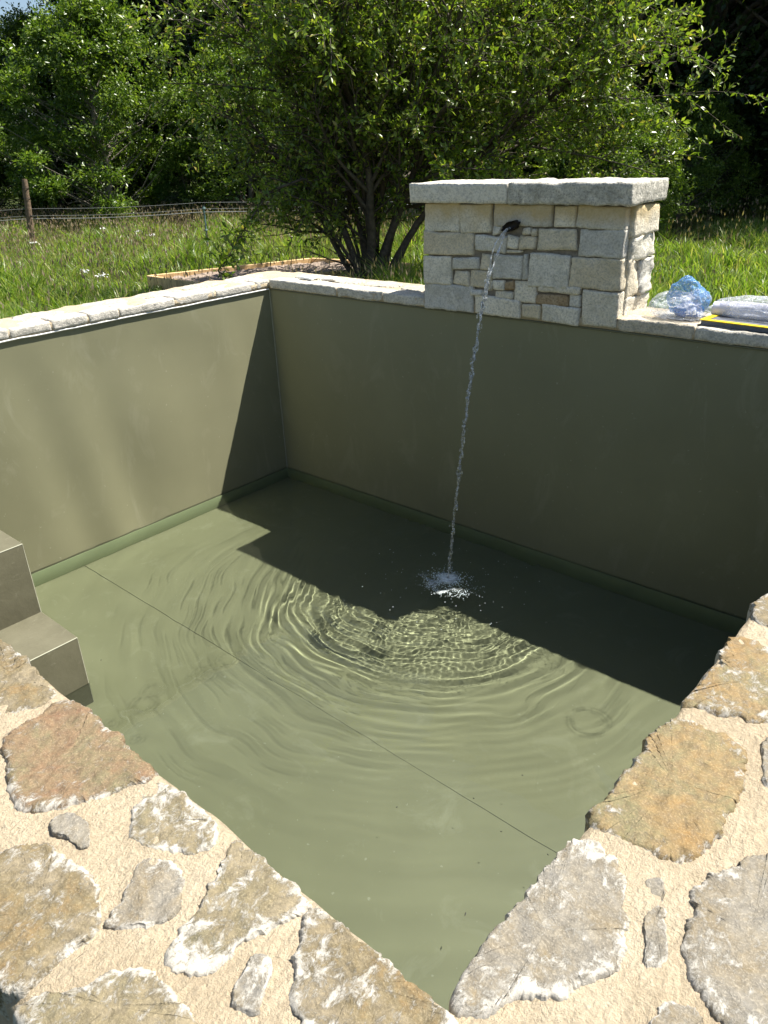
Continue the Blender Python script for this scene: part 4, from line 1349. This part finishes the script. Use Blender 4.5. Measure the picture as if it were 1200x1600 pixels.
weed(-8, 440, .42, 3, 'leafy green clump cut by the left edge of the photo')

# meadow flowers, white umbels
def flower(px, py, h, label):
    p = at_z(px, py, GZ + h)
    root = empty('white_flower', (float(p[0]), float(p[1]), GZ)); tag(root, label, 'flower', 'white flowers in the meadow')
    t = Tubes(); t.add([(p[0], p[1], GZ), (p[0] + .01, p[1], GZ + h * .5), (p[0], p[1], GZ + h)], .003, 4); t.build('stalk', MAT['grass'], root)
    r = np.random.default_rng(int(px))
    Q = p + np.column_stack([r.normal(0, .028, 40), r.normal(0, .028, 40), r.normal(0, .006, 40)])
    V, F = leaf_quads(Q, .022, r, 2.0, .9); np_mesh('bloom', V, F, MAT['white'], root)
flower(217, 361, .30, 'largest white flower head in the middle of the meadow')
flower(237, 367, .28, 'small white flower head just right of the largest one')
flower(116, 327, .35, 'white flower head far off beside the fence wires')
flower(133, 423, .22, 'white flower head in the grass left of the timber bed')
flower(160, 430, .2, 'white flower head nearest to the timber bed corner')
flower(163, 357, .3, 'white flower head left of the largest one')

# ------------------------------------------------------------------ timber raised bed
bed = empty('raised_bed', (float(bedA[0]), float(bedA[1]), GZ))
tag(bed, 'low timber edged raised bed of bare soil behind the left pool corner', 'raised bed')
def plank(a, b, name='board'):
    a = np.array(a[:2]); b = np.array(b[:2]); d = b - a; L = np.linalg.norm(d); d /= L
    nrm = np.array([-d[1], d[0]]); w = .022
    bm = bmesh.new(); box_bm(bm, 0, -w, 0, L, w, .155)
    bmesh.ops.bevel(bm, geom=list(bm.edges), offset=.004, segments=1, affect='EDGES')
    rot = Matrix(((d[0], nrm[0], 0, a[0]), (d[1], nrm[1], 0, a[1]), (0, 0, 1, GZ - .02), (0, 0, 0, 1)))
    bmesh.ops.transform(bm, matrix=rot, verts=bm.verts)
    bm_obj(name, bm, MAT['timber'], bed)
def inset(a, b, q=.024):
    d = (b - a) / np.linalg.norm(b - a); return a + d * q, b - d * q
plank(bedA, bedD); plank(*inset(bedD, bedC)); plank(bedC, bedB); plank(*inset(bedB, bedA))
def soil():
    n = 70
    U, Vv = np.meshgrid(np.linspace(.01, .99, n), np.linspace(.01, .99, n))
    P = (bedA[:2] * (1 - U[..., None]) + bedD[:2] * U[..., None]) * (1 - Vv[..., None]) + (bedB[:2] * (1 - U[..., None]) + bedC[:2] * U[..., None]) * Vv[..., None]
    z = GZ + .088 + .012 * SineNoise(55, 4, 14)(P) + .007 * SineNoise(56, 14, 14)(P)
    np_mesh('soil', np.concatenate([P, z[..., None]], -1).reshape(-1, 3), grid_faces(n, n), MAT['soil'], bed, True)
soil()

# ------------------------------------------------------------------ fence
def fence_post():
    b = at_z(53, 392, GZ); dist = math.hypot(b[0], b[1]); tpt = at_dist(38, 280, dist)
    root = empty('fence_post', (float(b[0]), float(b[1]), GZ)); tag(root, 'leaning weathered brown fence post at the left of the meadow', 'fence post')
    d = tpt - b; rr = .050
    t = Tubes(); P = b + d * np.linspace(-.1, 1, 12)[:, None]
    P = P + np.random.default_rng(2).normal(0, .003, P.shape)
    t.add(P, [rr] * 10 + [rr * .95, rr * .8], 8)
    top = P[-1]; t.add([top, top + d * .002], [rr * .8, .001], 8)
    t.build('post', MAT['post'], root)
    for f in (.25, .5, .74, .88):
        q = b + d * f; t = Tubes()
        a = np.linspace(0, 6.283, 14); t.add(np.stack([q[0] + np.cos(a) * (rr + .005), q[1] + np.sin(a) * (rr + .005), q[2] + .004 * np.sin(a * 2)], -1), .004, 4)
        t.build('wire_loop', MAT['black'], root)
    q = b + d * .12
    box('white_insulator', q[0] - .07, q[1] - .07, q[2] - .012, q[0] + .05, q[1] + .05, q[2] + .012, MAT['white'], root, .005)
    return b, d
pb, pd = fence_post()
sb = at_z(326, 396, GZ); sd_ = math.hypot(sb[0], sb[1]); st = at_dist(318, 322, sd_)
stake = empty('fence_stake', (float(sb[0]), float(sb[1]), GZ)); tag(stake, 'thin blue-grey fence stake left of the young tree', 'fence stake')
t = Tubes(); t.add(sb + (st - sb) * np.linspace(0, 1, 6)[:, None], .013, 6); t.build('rod', MAT['stake'], stake)
for f in (.5, .95):
    q = sb + (st - sb) * f; box('clip', q[0] - .02, q[1] - .02, q[2] - .012, q[0] + .02, q[1] + .02, q[2] + .012, MAT['stake'], stake, .004)
WL = ['topmost taut fence wire crossing the meadow', 'second thin fence wire just below the topmost', 'pale lowest fence cord tied to the blue-grey stake']
for k, (f, yst, rad, mt) in enumerate([(.60, 316, .0022, 'wire'), (.50, 326, .0022, 'wire'), (.46, 331, .0045, 'wire')]):
    a = pb + pd * f; q = at_dist(320, yst, sd_ if k == 2 else sd_ + .3)
    dirv = q - a
    pts = [a + dirv * s_ for s_ in np.linspace(-.8, 2.6, 24)]
    pts = [p - np.array([0, 0, .03 * math.sin(math.pi * ((s_ * 1) % 1))]) for p, s_ in zip(pts, np.linspace(-.8, 2.6, 24))]
    t = Tubes(); t.add(pts, rad, 4)
    o = t.build('fence_wire', MAT[mt]); tag(o, WL[k], 'wire')

# ------------------------------------------------------------------ things on the far rim
def crumple(name, c, sx, sy, sz, mat, parent, seed, sub=5, amp=.25, flat=.0, freq=1.0):
    bm = bmesh.new(); bmesh.ops.create_icosphere(bm, subdivisions=sub, radius=1)
    off = Vector((seed * 3.1, seed * 1.7, seed))
    for v in bm.verts:
        p = v.co.copy()
        r1 = noise.noise(p * 1.3 * freq + off)
        r2 = 1 - abs(noise.noise(p * 2.6 * freq + off * 2)) * 2
        r3 = 1 - abs(noise.noise(p * 6.5 * freq + off * 3)) * 2
        k = 1 + amp * (r1 * 1.0 + (r2 - .5) * .35 + (r3 - .5) * .16)
        q = p * k
        v.co = Vector((q.x * sx, q.y * sy, max(q.z * sz, -sz * .62 + .004 * r3)))
    zmin = min(v.co.z for v in bm.verts)
    for v in bm.verts: v.co += Vector((c[0], c[1], c[2] - zmin))
    return bm_obj(name, bm, mat, parent, True)

def strokes(name, segs, r, mat, parent):
    t = Tubes()
    for s in segs: t.add(s, r, 4)
    return t.build(name, mat, parent)

bc = at_z(1062, 497, ZT + .005); 
bag = empty('blue_plastic_bag', (float(bc[0]), float(bc[1]), ZT)); tag(bag, 'crumpled translucent blue and clear plastic bag with white print on the far rim', 'bag')
crumple('film', (bc[0] - .012, bc[1] + .0, ZT + .004), .108, .070, .060, MAT['clear'], bag, 1.3, 5, .30, 0, .8)
crumple('blue_film', (bc[0] + .016, bc[1] + .030, ZT + .022), .078, .055, .080, MAT['blue'], bag, 2.9, 5, .30, 0, .8)
crumple('blue_content', (bc[0] + .022, bc[1] + .02, ZT + .008), .050, .035, .034, MAT['bluesolid'], bag, 4.2, 4, .3)
def pxs(pts, y): return [at_y(x, yy, y) for x, yy in pts]
yb = bc[1] - .077
cropb = lambda pts: pxs([(980 + x / 5.4545, 420 + y / 5.4545) for x, y in pts], yb)
for sg in ([cropb([(345, 300), (360, 325), (395, 328), (425, 318)]), cropb([(365, 262), (385, 250), (408, 246), (415, 270), (395, 285), (370, 290)]), cropb([(385, 250), (392, 300)])], [
    cropb([(490, 372), (520, 366), (500, 392), (530, 388)]), cropb([(540, 364), (543, 390)]), cropb([(585, 364), (560, 366), (560, 378), (582, 378), (580, 392), (556, 392)])]):
    for s1 in sg: strokes('print', [s1], .0013, MAT['white'], bag)

pc = at_z(1165, 506, ZT)
pk = empty('clear_plastic_package', (float(pc[0]), float(pc[1]), ZT)); tag(pk, 'clear plastic wrapped white roll lying on the far rim at the right edge', 'package')
t = Tubes(); yy0 = YF + .17
t.add([(-1.02, yy0, ZT + .04), (-.9, yy0, ZT + .042), (-.55, yy0 - .01, ZT + .042), (-.45, yy0 - .01, ZT + .042)], [.028, .034, .034, .034], 20); t.build('roll', MAT['roll'], pk)
crumple('film', (-.78, YF + .18, ZT + .004), .25, .09, .055, MAT['clear'], pk, 6.1, 5, .26, 0, 1.3)
crumple('film_end', (-1.09, YF + .16, ZT + .008), .05, .045, .06, MAT['clear'], pk, 7.7, 4, .4)
crumple('film_corner', (-.62, YF + .04, ZT + .002), .07, .04, .035, MAT['clear'], pk, 8.7, 4, .5)

# yellow framing square on a dark card
def square():
    z = ZT + .020
    A = at_z(1093, 500, z)[:2]; B = at_z(1190, 512, z)[:2]; C = at_z(1121, 479, z)[:2]
    e1 = B - A; L1 = np.linalg.norm(e1); e1 /= L1; e2 = np.array([-e1[1], e1[0]]); L2 = .20
    root = empty('framing_square', (float(A[0]), float(A[1]), ZT)); tag(root, 'flat yellow L-shaped framing square lying against the plastic package', 'tool')
    w = .024; outl = [(0, 0), (L1 + .05, 0), (L1 + .05, w), (w, w), (w, L2), (0, L2)]
    bm = bmesh.new()
    vs = [bm.verts.new((A[0] + e1[0] * x + e2[0] * y, A[1] + e1[1] * x + e2[1] * y, z)) for x, y in outl]
    f = bm.faces.new(vs); g = bmesh.ops.extrude_face_region(bm, geom=[f])
    bmesh.ops.translate(bm, vec=(0, 0, .003), verts=[v for v in g['geom'] if isinstance(v, bmesh.types.BMVert)])
    bm_obj('blade', bm, MAT['yellow'], root)
    t = Tubes()
    for x, y in [(.05, w / 2), (.10, w / 2), (.15, w / 2), (.20, w / 2), (w / 2, .06), (w / 2, .12)]:
        t = Tubes(); q = A + e1 * x + e2 * y; t.add([(q[0], q[1], z + .0015), (q[0], q[1], z + .0036), (q[0], q[1], z + .0037)], [.0028, .0028, .0005], 8)
        t.build('hole', MAT['black'], root)
    bm = bmesh.new()
    vs = [bm.verts.new((A[0] + e1[0] * x + e2[0] * y, A[1] + e1[1] * x + e2[1] * y, ZT + .003)) for x, y in [(.004, .006), (L1 + .1, .006), (L1 + .1, .16), (.004, .16)]]
    f = bm.faces.new(vs); g = bmesh.ops.extrude_face_region(bm, geom=[f])
    bmesh.ops.translate(bm, vec=(0, 0, .016), verts=[v for v in g['geom'] if isinstance(v, bmesh.types.BMVert)])
    card = bm_obj('folder', bm, MAT['greycard'])
    tag(card, 'dark grey flat folder under the yellow framing square', 'folder')
square()
for k, (px, lab, w_) in enumerate([(483, 'thin flat white stone chip on the far rim nearest the left corner', .055), (518, 'flat white stone chip on the far rim nearer the young tree', .048)]):
    q = at_z(px, 434 + k * .5, ZT + .012)
    o = rough_block('stone_chip', q[0] - w_, q[1] - .035, ZT + .003, q[0] + w_, q[1] + .035, ZT + .017, MAT['white'], None, .012, .004, 700 + k, .005)
    tag(o, lab, 'stone chip', 'white stone chips on the rim')
# small floating debris in the pool
for k, (px, py) in enumerate([(727, 1429), (363 + 420, 1300), (620, 1262), (856, 1336), (158, 1032), (740, 1248), (816, 1212)]):
    q = at_z(px, py, WZ); t = Tubes(); a = rng.uniform(0, 3.14); L = .006 if k == 0 else .003
    t.add([(q[0] - math.cos(a) * L, q[1] - math.sin(a) * L, q[2] + .002), (q[0], q[1], q[2] + .0025), (q[0] + math.cos(a) * L, q[1] + math.sin(a) * L, q[2] + .002)], [.0006, .0017, .0006], 5)
    lab = ['largest dark speck floating near the nearest pool corner', 'dark speck on the water nearest the right rim seam end', 'dark speck floating in the middle of the near water',
           'dark speck at the right end of the floor seam line', 'dark speck on the water just right of the steps', 'dark speck floating right of the middle of the pool', 'dark speck floating nearest the orange rim stone'][k]
    o = t.build('floating_bit', MAT['black']); tag(o, lab, 'debris', 'specks on the water')
print('objects', len(bpy.data.objects))
